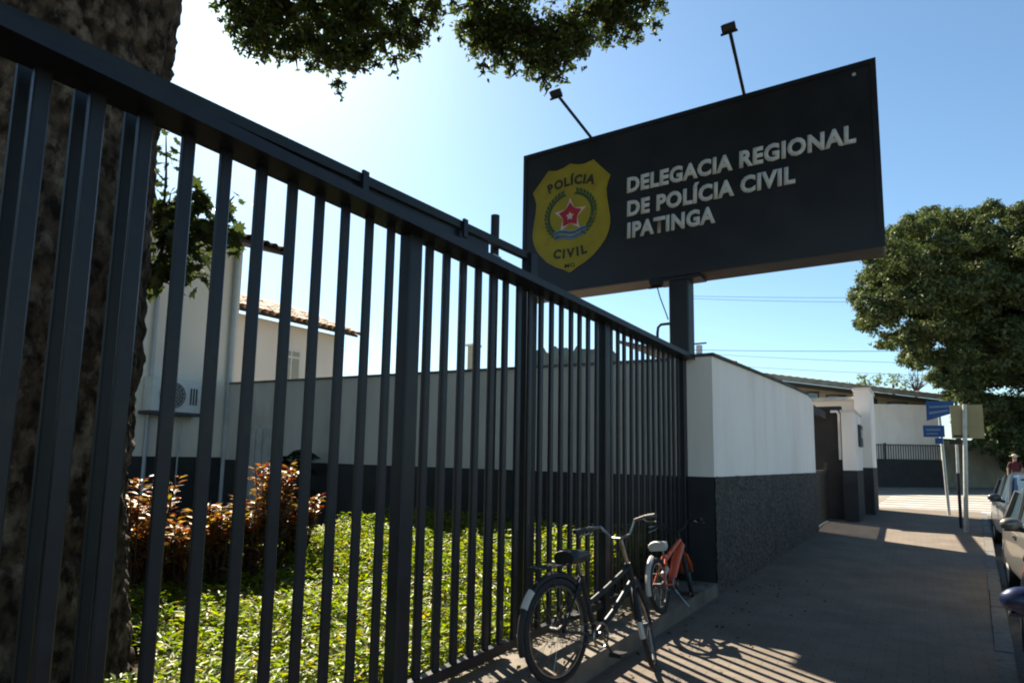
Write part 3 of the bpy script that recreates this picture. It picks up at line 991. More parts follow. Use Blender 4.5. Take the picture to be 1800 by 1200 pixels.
arc_text('POL\u00cdCIA', 'badge_dark', cxm, 4.55, 1.14, PI / 2, R(40), 0.19, bad, bold=.05)
arc_text('CIVIL', 'badge_dark', cxm, 5.95, 1.385, -PI / 2, R(25.5), 0.185, bad, up=False, bold=.05)
text_mesh('MG', 'badge_lettering', 'badge_dark', 0.085, cxm - .085, SY - 0.014, 4.41, 0.17, 0.001, 0.02, bad)


def star(cx_, cz_, r, y, m, nm, par, rin=0.40):
    p = []
    for i in range(10):
        a = PI / 2 + PI * i / 5
        q = r if i % 2 == 0 else r * rin
        p.append((cx_ + q * math.cos(a), cz_ + q * math.sin(a)))
    return MB().prism(p, y, y + 0.0012, 'y').build(nm, m, par)


star(cxm, 5.215, 0.28, SY - 0.0135, 'badge_pink', 'star_edge', bad, .45)
star(cxm, 5.215, 0.20, SY - 0.0155, 'badge_red', 'star', bad, 0.62)
star(cxm, 5.20, 0.07, SY - 0.0175, 'badge_pink', 'star_core', bad, 0.5)
# laurel branches leaf by leaf
for s_ in (-1, 1):
    wr = MB()
    for i in range(15):
        a = R(-62 + i * 9.2)
        r0 = 0.39
        px, pz = cxm + s_ * r0 * math.cos(a), 5.22 + r0 * 0.92 * math.sin(a)
        for sd in (-1, 1):
            ta = a + PI / 2 + sd * 0.55
            dx, dz = s_ * math.cos(ta), math.sin(ta)
            L, W = 0.10, 0.026
            nx_, nz_ = -dz, dx
            wr.add([(px, SY - 0.0125, pz), (px + dx * L / 2 + nx_ * W, SY - 0.0125, pz + dz * L / 2 + nz_ * W), (px + dx * L, SY - 0.0125, pz + dz * L), (px + dx * L / 2 - nx_ * W, SY - 0.0125, pz + dz * L / 2 - nz_ * W)], [(0, 1, 2, 3)])
    wr.build('laurel_branch', 'badge_green', bad)
# ribbon: wavy band with a pale line
for (z0, hh, m, y) in ((4.955, 0.055, 'badge_blue', -0.0145), (4.93, 0.012, 'badge_blue_pale', -0.0155), (4.875, 0.05, 'badge_blue', -0.0145), (4.865, 0.010, 'badge_blue_pale', -0.0155), (4.985, 0.01, 'badge_blue_pale', -0.0155)):
    rb = MB()
    n_ = 24
    hw = 0.275 if z0 > 4.9 else 0.235
    top = [(cxm - hw + 2 * hw * i / n_, z0 + 0.022 * math.sin(i / n_ * 2.6 * PI) + hh / 2) for i in range(n_ + 1)]
    bot = [(x, z - hh) for x, z in top]
    rb.add([(x, SY + y, z) for x, z in top] + [(x, SY + y, z) for x, z in bot], [(i, i + 1, n_ + 2 + i, n_ + 1 + i) for i in range(n_)])
    rb.build('ribbon', m, bad)
# thin corner ornaments
for (ox, oz) in ((-4.62, 5.62), (-3.80, 5.58), (-4.60, 4.86), (-3.84, 4.86), (-3.80, 5.16), (-4.66, 5.14)):
    sc_ = MB()
    for k in range(3):
        sc_.ring((ox + 0.03 * k - .03, SY - 0.013, oz + 0.025 * ((k * 7) % 3 - 1)), (0, 1, 0), (1, 0, 0), 0.035, 0.006, 12, 4, k, k + 3.6, 0.2)
    sc_.build('scroll_ornament', 'badge_brown', bad)


def floodlight(label, base, head, tilt, hang=False):
    f = thing('sign_floodlight', label, 'floodlight', base, 'floodlights of the police sign')
    base, head = Vector(base), Vector(head)
    MB().tube([base, base.lerp(head, 0.5), head], 0.022 if not hang else 0.014, 8).build('arm', 'steel_back', f, True)
    q = Euler((tilt, 0, 0)).to_matrix()
    b = MB()
    cs = [q @ Vector(p) for p in ((-.085, -.06, -.03), (.085, -.06, -.03), (.085, .06, -.03), (-.085, .06, -.03), (-.07, -.045, .04), (.07, -.045, .04), (.07, .045, .04), (-.07, .045, .04))]
    b.hexa([head + c for c in cs[:4]], [head + c for c in cs[4:]])
    hd = b.build('lamp_head', 'steel_black', f)
    b = MB()
    gl = [q @ Vector(p) for p in ((-.07, -.048, -.034), (.07, -.048, -.034), (.07, .048, -.034), (-.07, .048, -.034))]
    b.add([head + c for c in gl], [(0, 1, 2, 3)])
    b.build('glass', 'grille_dark', hd)
    MB().box(head.x - .10, head.x + .10, head.y - .012, head.y + .012, head.z - .075, head.z - .055).build('yoke', 'steel_back', f)
    return f


floodlight('floodlight on a thin arm above the badge end of the sign', (-3.88, 8.22, 6.35), (-4.13, 7.55, 6.80), R(-35))
floodlight('floodlight on a thin arm above the right half of the sign', (-1.68, 8.22, 6.35), (-1.68, 7.45, 6.84), R(-35))
floodlight('small floodlight hanging under the sign beside the post', (-2.86, 8.26, 4.04), (-2.84, 8.02, 3.94), R(145), True)
cbl = tag(MB().tube([(-2.84, 8.05, 3.92), (-2.80, 8.06, 3.75), (-2.74, 8.14, 3.52), (-2.735, 8.19, 3.46)], 0.008, 6).build('lamp_cable', 'wire', None, True), 'thin cable drooping from the lower floodlight to the sign post', 'cable')
cdt = tag(MB().tube([(-2.74, 8.27, 3.42), (-2.86, 8.27, 3.42), (-2.90, 8.26, 3.38), (-2.91, 8.26, 3.3), (-2.91, 8.26, 2.88)], 0.02, 8).build('conduit_pipe', 'steel_back', None, True), 'bent conduit pipe rising beside the sign post', 'pipe')

# ================================================================== BICYCLES
def make_bike(root, wb, rr, rf_, steer, frame, full, drop):
    """local frame: +x forward, +z up, rear contact at the origin; drop = how much lower the front wheel stands"""
    RA = Vector((0, 0, rr))
    FA = Vector((wb, 0, rf_ - drop))
    k = rr / 0.34
    BB = Vector((0.43 * k, 0, 0.29 * k - drop * .35))
    ST = Vector((0.30 * k, 0, 0.66 * k))
    HT = Vector((wb - 0.24 * k, 0, 0.80 * k - drop * .75))
    HB = Vector((wb - 0.185 * k, 0, 0.64 * k - drop * .75))
    ax = (HT - HB).normalized()

    def st(p):
        p = Vector(p)
        return Matrix.Translation(HB) @ Matrix.Rotation(steer, 4, ax) @ Matrix.Translation(-HB) @ p
    def P(b, nm, m, par=root, smooth=True, steered=False):
        if steered:
            b.v = [tuple(st(v)) for v in b.v]
        o = b.build(nm, m, None, smooth)
        o.parent = par
        return o
    Y = Vector((0, 1, 0))

    def wheel(nm, c, r, steered):
        t = P(MB().ring(c, (0, 1, 0), (1, 0, 0), r - 0.022, 0.022, 44, 8, sq=0.9), nm, 'rubber', steered=steered)
        P(MB().ring(c, (0, 1, 0), (1, 0, 0), r - 0.052, 0.011, 40, 6, sq=1.1), 'rim', 'chrome', t, steered=steered)
        sp = MB()
        for i in range(28):
            a = 2 * PI * i / 28
            s = 0.028 if i % 2 else -0.028
            a2 = a + (0.5 if (i // 2) % 2 else -0.5)
            sp.tube([c + Vector((math.cos(a2) * .02, s, math.sin(a2) * .02)), c + Vector((math.cos(a) * (r - .055), 0, math.sin(a) * (r - .055)))], 0.0014, 3, False)
        P(sp, 'spokes', 'chrome', t, False, steered=steered)
        P(MB().tube([c - Y * 0.05, c + Y * 0.05], 0.02, 10), 'hub', 'grille_dark', t, steered=steered)
        return t
    wheel('rear_wheel', RA, rr, False)
    wheel('front_wheel', FA, rf_, True)
    # frame
    fr = MB()
    if not full:
        low = HB.lerp(HT, 0.15)
        fr.tube([low, low.lerp(BB, 0.55) + Vector((0, 0, -0.02)), BB], 0.021, 10)
        hi = HB.lerp(HT, 0.8)
        fr.tube([hi, hi.lerp(ST, 0.5) + Vector((0.0, 0, -0.12 * k)), BB.lerp(ST, 0.52)], 0.018, 10)
    else:
        fr.tube([HB.lerp(HT, .55), HB.lerp(HT, .5).lerp(BB, 0.5) + Vector((0, 0, 0.03)), BB], [0.045, 0.05, 0.036], 12)
        fr.tube([HT, ST.lerp(BB, 0.15)], 0.022, 10)
    fr.tube([BB, ST], 0.018, 10)
    fr.tube([HB, HT], 0.024, 10)
    for s in (-1, 1):
        fr.tube([BB + Y * .03 * s, RA + Y * .055 * s], 0.010, 8)
        fr.tube([ST + Y * .012 * s, RA + Y * .055 * s], 0.009, 8)
    P(fr, 'frame', frame)
    fk = MB()
    for s in (-1, 1):
        crown = HB + (HB - HT).normalized() * 0.04
        fk.tube([crown + Y * .03 * s, crown.lerp(FA, 0.55) + Y * .05 * s + Vector((-0.005, 0, 0)), FA + Y * .05 * s], [0.015, 0.013, 0.010] if not full else [0.022, 0.02, 0.014], 8)
    fk.tube([HB + ax * -.04 - Y * .035, HB + ax * -.04 + Y * .035], 0.018, 8)
    P(fk, 'fork', frame if full else 'bike_black', steered=True)
    # handlebar
    top = HT + ax * (0.19 if not full else 0.09)
    hb = MB()
    hb.tube([HT, top], 0.014, 8)
    W = 0.29 * (0.9 if full else 1.0)
    rise = 0.12 * k
    for s in (-1, 1):
        hb.tube([top, top + Vector((0.05, .07 * s, 0.02)), top + Vector((0.05, .13 * s, rise)), top + Vector((-0.02, .22 * s, rise + .01)), top + Vector((-0.17, W * s, rise))], 0.0115, 8)
    hbo = P(hb, 'handlebar', 'chrome' if not full else 'bike_black', steered=True)
    for s in (-1, 1):
        P(MB().tube([top + Vector((-0.06, W * .82 * s, rise + .006)), top + Vector((-0.185, (W + .008) * s, rise))], 0.016, 8), 'grip', 'saddle_black', hbo, steered=True)
        P(MB().tube([top + Vector((0.02, .19 * s, rise)), top + Vector((0.03, .22 * s, rise - .03)), top + Vector((-0.10, .285 * s, rise - .04))], 0.006, 6), 'brake_lever', 'chrome', hbo, steered=True)
    cb_ = MB()
    cb_.tube([top + Vector((0.03, .2, rise - .01)), top + Vector((0.13, .1, rise - .05)), HB + Vector((0.09, 0.02, 0.05)), HB + Vector((0.03, 0.02, -0.05))], 0.003, 5)
    P(cb_, 'brake_cable', 'wire', hbo, steered=True)
    # saddle
    SP = ST + (ST - BB).normalized() * 0.13 * k
    P(MB().tube([ST, SP], 0.013, 8), 'seat_post', 'chrome')
    sd = MB()
    prof = [(-0.14, 0.085, 0.02), (-0.10, 0.10, 0.03), (-0.03, 0.075, 0.022), (0.05, 0.04, 0.012), (0.12, 0.024, 0.006), (0.145, 0.012, 0.0)]
    vs, fs = [], []
    m_ = 9
    for x, w, h in prof:
        for j in range(m_):
            a = PI * j / (m_ - 1)
            vs.append((SP.x + x, SP.y + w * math.cos(a), SP.z + 0.01 + (h + 0.028) * math.sin(a)))
        vs += [(SP.x + x, SP.y - w * .8, SP.z - 0.025), (SP.x + x, SP.y + w * .8, SP.z - 0.025)]
    q = m_ + 2
    for i in range(len(prof) - 1):
        for j in range(q):
            fs.append((i * q + j, i * q + (j + 1) % q, (i + 1) * q + (j + 1) % q, (i + 1) * q + j))
    fs += [tuple(range(q - 1, -1, -1)), tuple((len(prof) - 1) * q + j for j in range(q))]
    sd.add(vs, fs)
    P(sd, 'saddle', 'saddle_black' if not full else 'bike_white')  # pale saddle colour of the orange bike imitates a glint
    # drivetrain
    P(MB().ring(BB - Y * .045, (0, 1, 0), (1, 0, 0), 0.085 * k, 0.007, 24, 5).disc(BB - Y * .045, (0, 1, 0), 0.03, 0.01, 12), 'chainring', 'chrome')
    for s, a in ((-1, R(-55)), (1, R(125))):
        e = BB + Vector((math.cos(a) * .165 * k, s * .065, math.sin(a) * .165 * k))
        cko = P(MB().tube([BB + Y * s * .055, e], 0.009, 6), 'crank', 'chrome')
        pdl = MB().box(e.x - .045, e.x + .045, e.y + (0 if s > 0 else -.095), e.y + (.095 if s > 0 else 0), e.z - .012, e.z + .012)
        P(pdl, 'pedal', 'saddle_black', cko, smooth=False)
    chn = MB()
    chn.tube([BB + Vector((0, -.045, .085 * k)), RA + Vector((0, -.045, .035))], 0.005, 4)
    chn.tube([BB + Vector((0, -.045, -.085 * k)), RA + Vector((0, -.045, -.035))], 0.005, 4)
    chn.disc(RA - Y * .045, (0, 1, 0), 0.04, 0.012, 16)
    P(chn, 'chain', 'gate_iron')
    if not full:
        mg = P(MB().ring(RA, (0, 1, 0), (1, 0, 0), rr + 0.018, 0.024, 26, 6, R(-195), R(-40), 0.9), 'rear_mudguard', 'bike_black')
        P(MB().ring(RA, (0, 1, 0), (1, 0, 0), rr + 0.024, 0.026, 5, 6, R(-150), R(-130), 0.9), 'mudguard_patch', 'bike_white', mg)
        fg = P(MB().ring(FA, (0, 1, 0), (1, 0, 0), rf_ + 0.016, 0.022, 26, 6, R(-165), R(-35), 0.9), 'front_mudguard', 'bike_black', steered=True)
        P(MB().ring(FA, (0, 1, 0), (1, 0, 0), rf_ + 0.02, 0.025, 4, 6, R(-186), R(-168), 0.9), 'mudguard_tip', 'bike_white', fg, steered=True)
        rk = MB()
        zt = 2 * rr + 0.075
        for s in (-.06, 0, .06):
            rk.tube([(-0.19, s, zt), (0.24, s, zt + .005)], 0.006, 6)
        for x in (-0.19, 0.02, 0.23):
            rk.tube([(x, -.06, zt), (x, .06, zt)], 0.006, 6)
        for s in (-1, 1):
            rk.tube([(-0.10, .06 * s, zt), (0, .065 * s, rr)], 0.005, 6)
        P(rk, 'luggage_rack', 'bike_black')
        P(MB().tube([BB + Vector((-.06, .04, -.02)), BB + Vector((-.12, .2, -BB.z + .01))], 0.008, 6), 'kickstand', 'chrome')
    else:
        P(MB().tube([BB.lerp(ST, .5) + Vector((-.02, 0, .02)), BB.lerp(ST, .25) + Vector((-.16, 0, .04))], 0.028, 10), 'shock_spring', 'bike_white')
        P(MB().ring(RA, (0, 1, 0), (1, 0, 0), rr + 0.03, 0.02, 14, 6, R(-190), R(-110), 1.2), 'rear_mudguard', 'bike_white')
        P(MB().tube([BB + Vector((-.04, -.03, -.02)), BB + Vector((-.02, -.16, -BB.z + .01))], 0.008, 6), 'kickstand', 'chrome')


def place_bike(root, rear, fwd, lean):
    """fwd: ground heading vector, lean: roll towards the railing"""
    f = Vector((fwd[0], fwd[1], 0)).normalized()
    left = Vector((-f.y, f.x, 0))
    up = Vector((0, 0, 1))
    m_ = Matrix((f, left, up)).transposed()
    m_ = m_ @ Matrix.Rotation(-lean, 3, 'X')
    root.location = rear
    root.rotation_euler = m_.to_euler()


bk = thing('bicycle', 'black step-through bicycle with rear rack leaning against the railing', 'bicycle', group='bicycles parked at the railing')
make_bike(bk, 1.09, 0.325, 0.325, R(30), 'bike_black', False, 0.15)
place_bike(bk, (-1.965, 3.71, 0.15), (0.19, 1.0), R(5))
bo = thing('bicycle', 'small orange bicycle with pale painted saddle glint, parked by the white wall corner', 'bicycle', group='bicycles parked at the railing')
make_bike(bo, 0.93, 0.255, 0.255, R(18), 'bike_orange', True, 0.0)
place_bike(bo, (-2.07, 5.94, 0.15), (0.0, 1.0), R(7))

# ================================================================== BIG TREE IN THE GARDEN
def tree_trunk(name, pts, rads, m, parent, nseg=40, rough=0.06, sub=8, fr=2.2, plates=False):
    """rough organic trunk or limb along a polyline"""
    pts = [Vector(p) for p in pts]
    P, Rr = [], []
    for i in range(len(pts) - 1):
        for j in range(sub):
            t = j / sub
            P.append(pts[i].lerp(pts[i + 1], t))
            Rr.append(rads[i] * (1 - t) + rads[i + 1] * t)
    P.append(pts[-1])
    Rr.append(rads[-1])
    b = MB().tube(P, Rr, nseg, True)
    vs = []
    for i, v in enumerate(b.v):
        row = i // nseg
        c = P[row]
        d = Vector(v) - c
        L = d.length
        if L < 1e-6:
            vs.append(v)
            continue
        u = d / L
        q = Vector((u.x * fr * 1.3, u.y * fr * 1.3, v[2] * fr * .35))
        h = noise.noise(q) * 1.4 + 0.7 * noise.noise(q * 2.7 + Vector((3, 1, 8))) + 0.45 * noise.noise(Vector((v[0] * 9, v[1] * 9, v[2] * 5))) + .25 * noise.noise(Vector((v[0] * 21, v[1] * 21, v[2] * 12)))
        e = 0.0
        if plates:      # flaky bark: broken plates with cracks between them
            w = Vector(v) + Vector((0, 0, .25 * noise.noise(Vector((v[0] * 3, v[1] * 3, v[2] * 2)))))
            dd, _ = noise.voronoi(Vector((w.x * 8.5, w.y * 8.5, w.z * 5.0)))
            e = 0.030 * min(1.0, (dd[1] - dd[0]) * 3.2) + 0.016 * noise.noise(Vector((v[0] * 30, v[1] * 30, v[2] * 22))) + 0.022 * max(0, noise.noise(Vector((v[0] * 5, v[1] * 5, v[2] * 4))))
        vs.append(tuple(c + u * (L + L * rough * h + e)))
    b.v = vs
    return b.build(name, m, parent, True)


tr = thing('shade_tree', 'massive rough-barked tree behind the railing with leafy branches hanging overhead', 'tree', (-4.45, 1.72, 0.1))
tree_trunk('trunk', [(-4.80, 1.65, -0.2), (-4.77, 1.65, 0.35), (-4.76, 1.66, 1.2), (-4.76, 1.66, 2.4), (-4.80, 1.66, 3.8), (-4.76, 1.72, 5.0), (-4.5, 1.9, 6.4), (-4.2, 2.2, 7.6)], [0.86, 0.72, 0.66, 0.645, 0.64, 0.66, 0.62, 0.5], 'bark', tr, 190, 0.045, 34, plates=True)
for a, b_, c_ in (((-4.3, 2.1, 7.0), (-5.6, 3.8, 9.2), (-7.3, 5.5, 9.2)), ((-4.2, 2.2, 7.4), (-4.2, 5.0, 9.8), (-3.9, 7.8, 9.3)), ((-4.2, 2.2, 7.4), (-3.0, 4.8, 9.8), (-3.0, 8.2, 9.8))):
    tree_trunk('limb', [a, b_, c_], [0.34, 0.22, 0.09], 'bark', tr, 14, 0.05, 6)

# hanging leaf masses: (x, y, z, radius)
FWD = np.array([-0.533, 0.838, 0.118])


def canopy(name, masses, nl, size):
    P, Nn, tw = [], [], MB()
    for (x, y, z, r) in masses:
        # sub clumps
        nc = max(5, int(30 * r / 0.4))
        for _ in range(nc):
            d = rng.normal(size=3)
            d /= np.linalg.norm(d)
            c = np.array([x, y, z]) + d * r * (rng.random() ** 0.5) * np.array([1, 1, 0.85])
            cr = r * rng.uniform(0.22, 0.42)
            k = int(nl * (cr / 0.2) ** 2.0)
            e = rng.normal(size=(k, 3))
            e /= np.linalg.norm(e, axis=1, keepdims=True)
            P.append(c + e * cr * (rng.random(k) ** 0.45)[:, None] * np.array([1, 1, 0.9]))
            n_ = rng.normal(size=(k, 3)) + np.array([0, 0, 0.7])
            Nn.append(n_)
            tw.tube([(x, y, z + r * .3), tuple(c)], [0.02, 0.006], 5, False)
    P = np.concatenate(P)
    Nn = np.concatenate(Nn)
    link(name, leaf_mesh(name, 'leaf_canopy', P, Nn, size * rng.uniform(0.6, 1.25, len(P)), 0.5, droop=0.5), tr)
    tw.build('twigs', 'bark_thin', tr)['kind'] = 'stuff'


def ray_pt(u, v, d):
    """point in the street frame for a bearing (u right, v down, per unit forward) at forward distance d"""
    p = Vector((cam_right.x, cam_right.y, cam_right.z)) * u + cam_down * v + cam_fwd
    return Vector((0, 0, 1.55)) + p * d


def mass(px, py, rpx, d):
    f = 1115.0
    p = ray_pt((px - 900) / f, (py - 675) / f, d)
    return (p.x, p.y, p.z, rpx * d / f)


canopy('crown', [mass(*q) for q in (
    (405, 10, 34, 9.0), (440, 50, 36, 9.0), (480, 30, 45, 9.2), (520, 70, 30, 9.0), (550, 20, 50, 9.3), (590, 60, 42, 9.0), (600, 115, 30, 8.8), (596, 145, 14, 8.8), (640, 40, 48, 9.2),
    (672, 75, 36, 9.0), (700, 25, 44, 9.3), (735, 45, 30, 9.1), (760, 12, 30, 9.2), (478, -50, 70, 9.4), (600, -60, 80, 9.4), (730, -60, 70, 9.4),
    (470, 95, 22, 8.9), (695, 108, 18, 8.9), (795, 5, 12, 9.2), (450, 70, 40, 9.0), (500, 80, 34, 9.0), (545, 70, 46, 9.1), (575, 100, 40, 8.9), (610, 85, 44, 9.0), (645, 90, 34, 9.0), (700, 70, 40, 9.0), (730, 75, 26, 9.0), (600, 178, 7, 8.8), (440, 97, 12, 8.9), (452, 112, 8, 8.9), (590, 152, 15, 8.8), (597, 166, 9, 8.8), (640, 124, 11, 8.9), (690, 128, 9, 8.9), (699, 138, 5, 8.9), (735, 100, 10, 9.0), (490, 112, 10, 8.9), (545, 118, 12, 8.9), (770, 70, 9, 9.0), (390, 40, 12, 9.1), (412, 62, 10, 9.0), (520, 105, 16, 8.9), (660, 118, 16, 8.9), (430, 25, 46, 9.2), (500, 15, 60, 9.3), (640, 10, 60, 9.3), (760, 45, 20, 9.1))], 72, 0.086)
canopy('crown', [mass(*q) for q in (
    (830, 45, 34, 9.6), (865, 80, 36, 9.5), (880, 30, 46, 9.7), (925, 70, 42, 9.5), (960, 105, 36, 9.4), (980, 140, 20, 9.3), (1000, 60, 44, 9.6), (1035, 30, 40, 9.7), (1020, 95, 22, 9.4), (850, 115, 18, 9.5),
    (1080, 20, 36, 9.8), (1115, 50, 28, 9.8), (1130, 15, 36, 9.8), (1165, 10, 20, 9.8), (1100, 70, 14, 9.8), (850, 128, 11, 9.5), (858, 142, 6, 9.5), (905, 132, 9, 9.5), (962, 160, 10, 9.3), (1100, 84, 8, 9.8), (1122, 74, 9, 9.8), (1152, 62, 7, 9.8), (1160, 72, 4, 9.8), (1030, 120, 9, 9.5), (810, 70, 12, 9.6), (850, 60, 44, 9.6), (880, 95, 34, 9.5), (910, 50, 56, 9.6), (935, 110, 34, 9.4), (965, 75, 50, 9.5), (955, 140, 22, 9.3), (990, 110, 30, 9.4), (1015, 70, 36, 9.5), (1070, 45, 36, 9.7), (1150, 45, 14, 9.8), (1090, 15, 46, 9.8), (840, 15, 44, 9.7), (900, 120, 16, 9.5), (900, -60, 80, 9.8), (1050, -60, 80, 9.8))], 72, 0.086)

# rest of the crown, out of view, added to keep sky light off the pavement
over = []
while len(over) < 84:
    q = (rng.uniform(-9.5, 5.0), rng.uniform(-6.5, 5.0), rng.uniform(8.2, 11.2), rng.uniform(.9, 1.5))
    if math.hypot((q[0] + 2.4) / 7.3, (q[1] + .8) / 5.8) < 1 and -.533 * q[0] + .838 * q[1] < 5.2:
        over.append(q)
canopy('crown', over, 16, 0.22)
# sapling with lobed leaves growing beside the trunk
sap = thing('sapling', 'young lobed-leaf sapling sprouting beside the big trunk', 'sapling', (-5.72, 2.80, 0.1))
lm = []
LB = MB()
lp_ = [(0, 0), (.10, .16), (.30, .10), (.26, .28), (.46, .34), (.28, .46), (.34, .66), (.14, .62), (0, 1.0)]
lobes = lp_ + [(-x, y) for x, y in lp_[1:-1]][::-1]
LB.add([(0, 0.45, 0.0)] + [(x, y, 0.10 * abs(x) - 0.12 * y * y) for x, y in lobes], [(0, 1 + i, 1 + (i + 1) % len(lobes)) for i in range(len(lobes))])
leafme = LB.mesh('leaf', 'leaf_sapling')
stemb = MB()


def bearing(px, py, d):
    return ray_pt((px - 900) / 1115.0, (py - 675) / 1115.0, d)


def sprig(a, b_, nleaf, s, d=5.3):
    A_, B_ = bearing(*a, d), bearing(*b_, d + random.uniform(-.15, .15))
    stemb.tube([A_, A_.lerp(B_, .5) + Vector((0, 0, .02)), B_], [0.012, 0.009, 0.005], 6)
    nleaf = int(nleaf * 2.5)
    s *= 1.15
    for i in range(nleaf):
        t = (i + 0.6) / nleaf
        p = A_.lerp(B_, t) + Vector((random.gauss(0, .05), random.gauss(0, .05), random.gauss(0, .045)))
        o = link('leaf', leafme, sap)
        q = s * random.uniform(.7, 1.2)
        at(o, p, (random.uniform(-.9, .9) - .4, random.uniform(-.7, .7), random.uniform(0, 2 * PI)), (q, q, q))


base_p = Vector((-5.72, 2.80, 0.1))
j0 = bearing(255, 500, 5.3)
stemb.tube([base_p, base_p.lerp(j0, .5) + Vector((-.05, -.03, 0)), j0, bearing(285, 440, 5.3), bearing(292, 300, 5.3), bearing(292, 245, 5.3)], [0.03, 0.026, 0.02, 0.015, 0.008, 0.005], 8)
for a, b_, k_, s in (((262, 500), (345, 350), 24, .13), ((262, 500), (410, 370), 24, .13), ((275, 470), (350, 470), 18, .13), ((285, 440), (300, 340), 18, .13), ((262, 500), (225, 425), 10, .12), ((292, 330), (292, 240), 9, .10), ((340, 400), (425, 430), 12, .12), ((300, 420), (345, 420), 14, .13), ((255, 420), (205, 280), 9, .14), ((300, 380), (375, 360), 14, .12), ((270, 400), (300, 370), 10, .12), ((395, 370), (412, 345), 4, .10), ((300, 430), (330, 490), 12, .12), ((270, 480), (300, 495), 8, .12), ((350, 400), (390, 395), 12, .12), ((300, 360), (360, 340), 10, .12), ((255, 460), (215, 470), 8, .12)):
    sprig(a, b_, k_, s)
stemb.build('stem', 'bark_thin', sap, True)

# ------------------------------------------------------------------ ground cover (stuff)
def ground_cover():
    N = 24000
    x = rng.uniform(-11.5, -2.68, N)
    y = rng.uniform(0.6, 7.75, N)
    keep = np.ones(N, bool)
    keep &= ~(((x + 4.68) ** 2 + (y - 1.7) ** 2) < 0.9 ** 2)
    # sparser far from the camera side and where shade keeps it thin
    keep &= rng.random(N) < np.where(x > -7.0, 1.0, 0.35)
    x, y = x[keep], y[keep]
    h = np.array([0.24 + 0.16 * noise.noise((a * .9, b_ * .9, 2)) + 0.10 * noise.noise((a * 3, b_ * 3, 5)) for a, b_ in zip(x, y)])
    h += 0.42 * np.clip((y - 4.4) / 1.5, 0, 1) * np.clip((x + 7.6) / 1.2, 0, 1)
    h = np.clip(h, 0.10, 0.80)
    P, Nn, T, Sz = [], [], [], []
    K = 9
    for k in range(K):
        t = (k + rng.random(len(x))) / K
        a = rng.uniform(0, 2 * PI, len(x))
        rad = 0.05 + 0.045 * rng.random(len(x))
        px = x + np.cos(a) * rad
        py = y + np.sin(a) * rad
        pz = 0.10 + h * (0.2 + 0.8 * t)
        P.append(np.stack([px, py, pz], 1))
        tip = np.stack([np.cos(a), np.sin(a), 0.35 + rng.normal(size=len(x)) * .35], 1)
        T.append(tip)
        nn = np.stack([-np.cos(a) * .45, -np.sin(a) * .45, np.ones(len(x))], 1) + rng.normal(size=(len(x), 3)) * .3
        Nn.append(nn)
        Sz.append(rng.uniform(.04, .085, len(x)))
    o = link('ground_cover', leaf_mesh('ground_cover', 'leaf_ground', np.concatenate(P), np.concatenate(Nn), np.concatenate(Sz), 0.38, 0.3, np.concatenate(T)), None)
    tag(o, 'bright green leafy ground cover filling the garden behind the railing', 'ground cover', kind='stuff')


ground_cover()


def leaf_litter():
    n_ = 230
    x = np.where(rng.random(n_) < .6, rng.uniform(-2.4, -2.06, n_), -2.04 + np.abs(rng.normal(size=n_)) * .5)
    y = rng.uniform(2.6, 9.5, n_)
    on = x < -2.05
    y = np.where(on, np.minimum(y, 7.75), y)
    keep = (x < .45) & ~((y > 7.7) & (x < -1.98))
    x, y, on = x[keep], y[keep], on[keep]
    z = np.where(on, .156, .006 + .016 * np.maximum(0, y - 7.8))
    nn = rng.normal(size=(len(x), 3)) * .25 + np.array([0, 0, 1])
    o = link('leaf_litter', leaf_mesh('leaf_litter', 'leaf_dry', np.stack([x, y, z + .006], 1), nn, rng.uniform(.025, .065, len(x)), .5, .3), None)
    tag(o, 'scattered dry leaves on the ledge and pavement below the railing', 'leaf litter', kind='stuff')


leaf_litter()


def croton(x, y, h, r, label):
    t = thing('croton_bush', label, 'bush', (x, y, 0.1), 'red croton bushes in the garden')
    st_ = MB()
    P, Nn, T = [], [], []
    D, Dn = [], []
    for i in range(12):
        a = 2 * PI * i / 12 + random.uniform(-.3, .3)
        q = r * random.uniform(.25, .95)
        top = Vector((x + math.cos(a) * q, y + math.sin(a) * q, 0.1 + h * random.uniform(.72, 1.0)))
        st_.tube([(x + math.cos(a) * .05, y + math.sin(a) * .05, 0.05), Vector((x, y, .1)).lerp(top, .5) + Vector((math.cos(a) * .04, math.sin(a) * .04, 0)), top], [0.014, 0.010, 0.005], 5)
        for j in range(60):
            tt = 0.42 + 0.58 * random.random() ** .7
            c = Vector((x, y, .1)).lerp(top, tt)
            b_ = random.uniform(0, 2 * PI)
            P.append((c.x + math.cos(b_) * .06, c.y + math.sin(b_) * .06, c.z + random.gauss(0, .015)))
            T.append((math.cos(b_), math.sin(b_), .35 + random.gauss(0, .3)))
            Nn.append((-math.cos(b_) * .4 + random.gauss(0, .3), -math.sin(b_) * .4 + random.gauss(0, .3), 1))
        for j in range(22):
            tt = 0.06 + 0.5 * random.random()
            c = Vector((x, y, .1)).lerp(top, tt)
            D.append((c.x + random.gauss(0, .05), c.y + random.gauss(0, .05), c.z))
            Dn.append((random.gauss(0, 1), random.gauss(0, 1), random.gauss(0, .4)))
    st_.build('stems', 'bark_thin', t, True)
    link('foliage', leaf_mesh('foliage', 'leaf_croton', P, Nn, rng.uniform(.07, .125, len(P)), 0.42, .25, T), t)
    link('lower_leaves', leaf_mesh('lower_leaves', 'leaf_dry', D, Dn, rng.uniform(.08, .15, len(D)), .34, .2, droop=1.2), t)


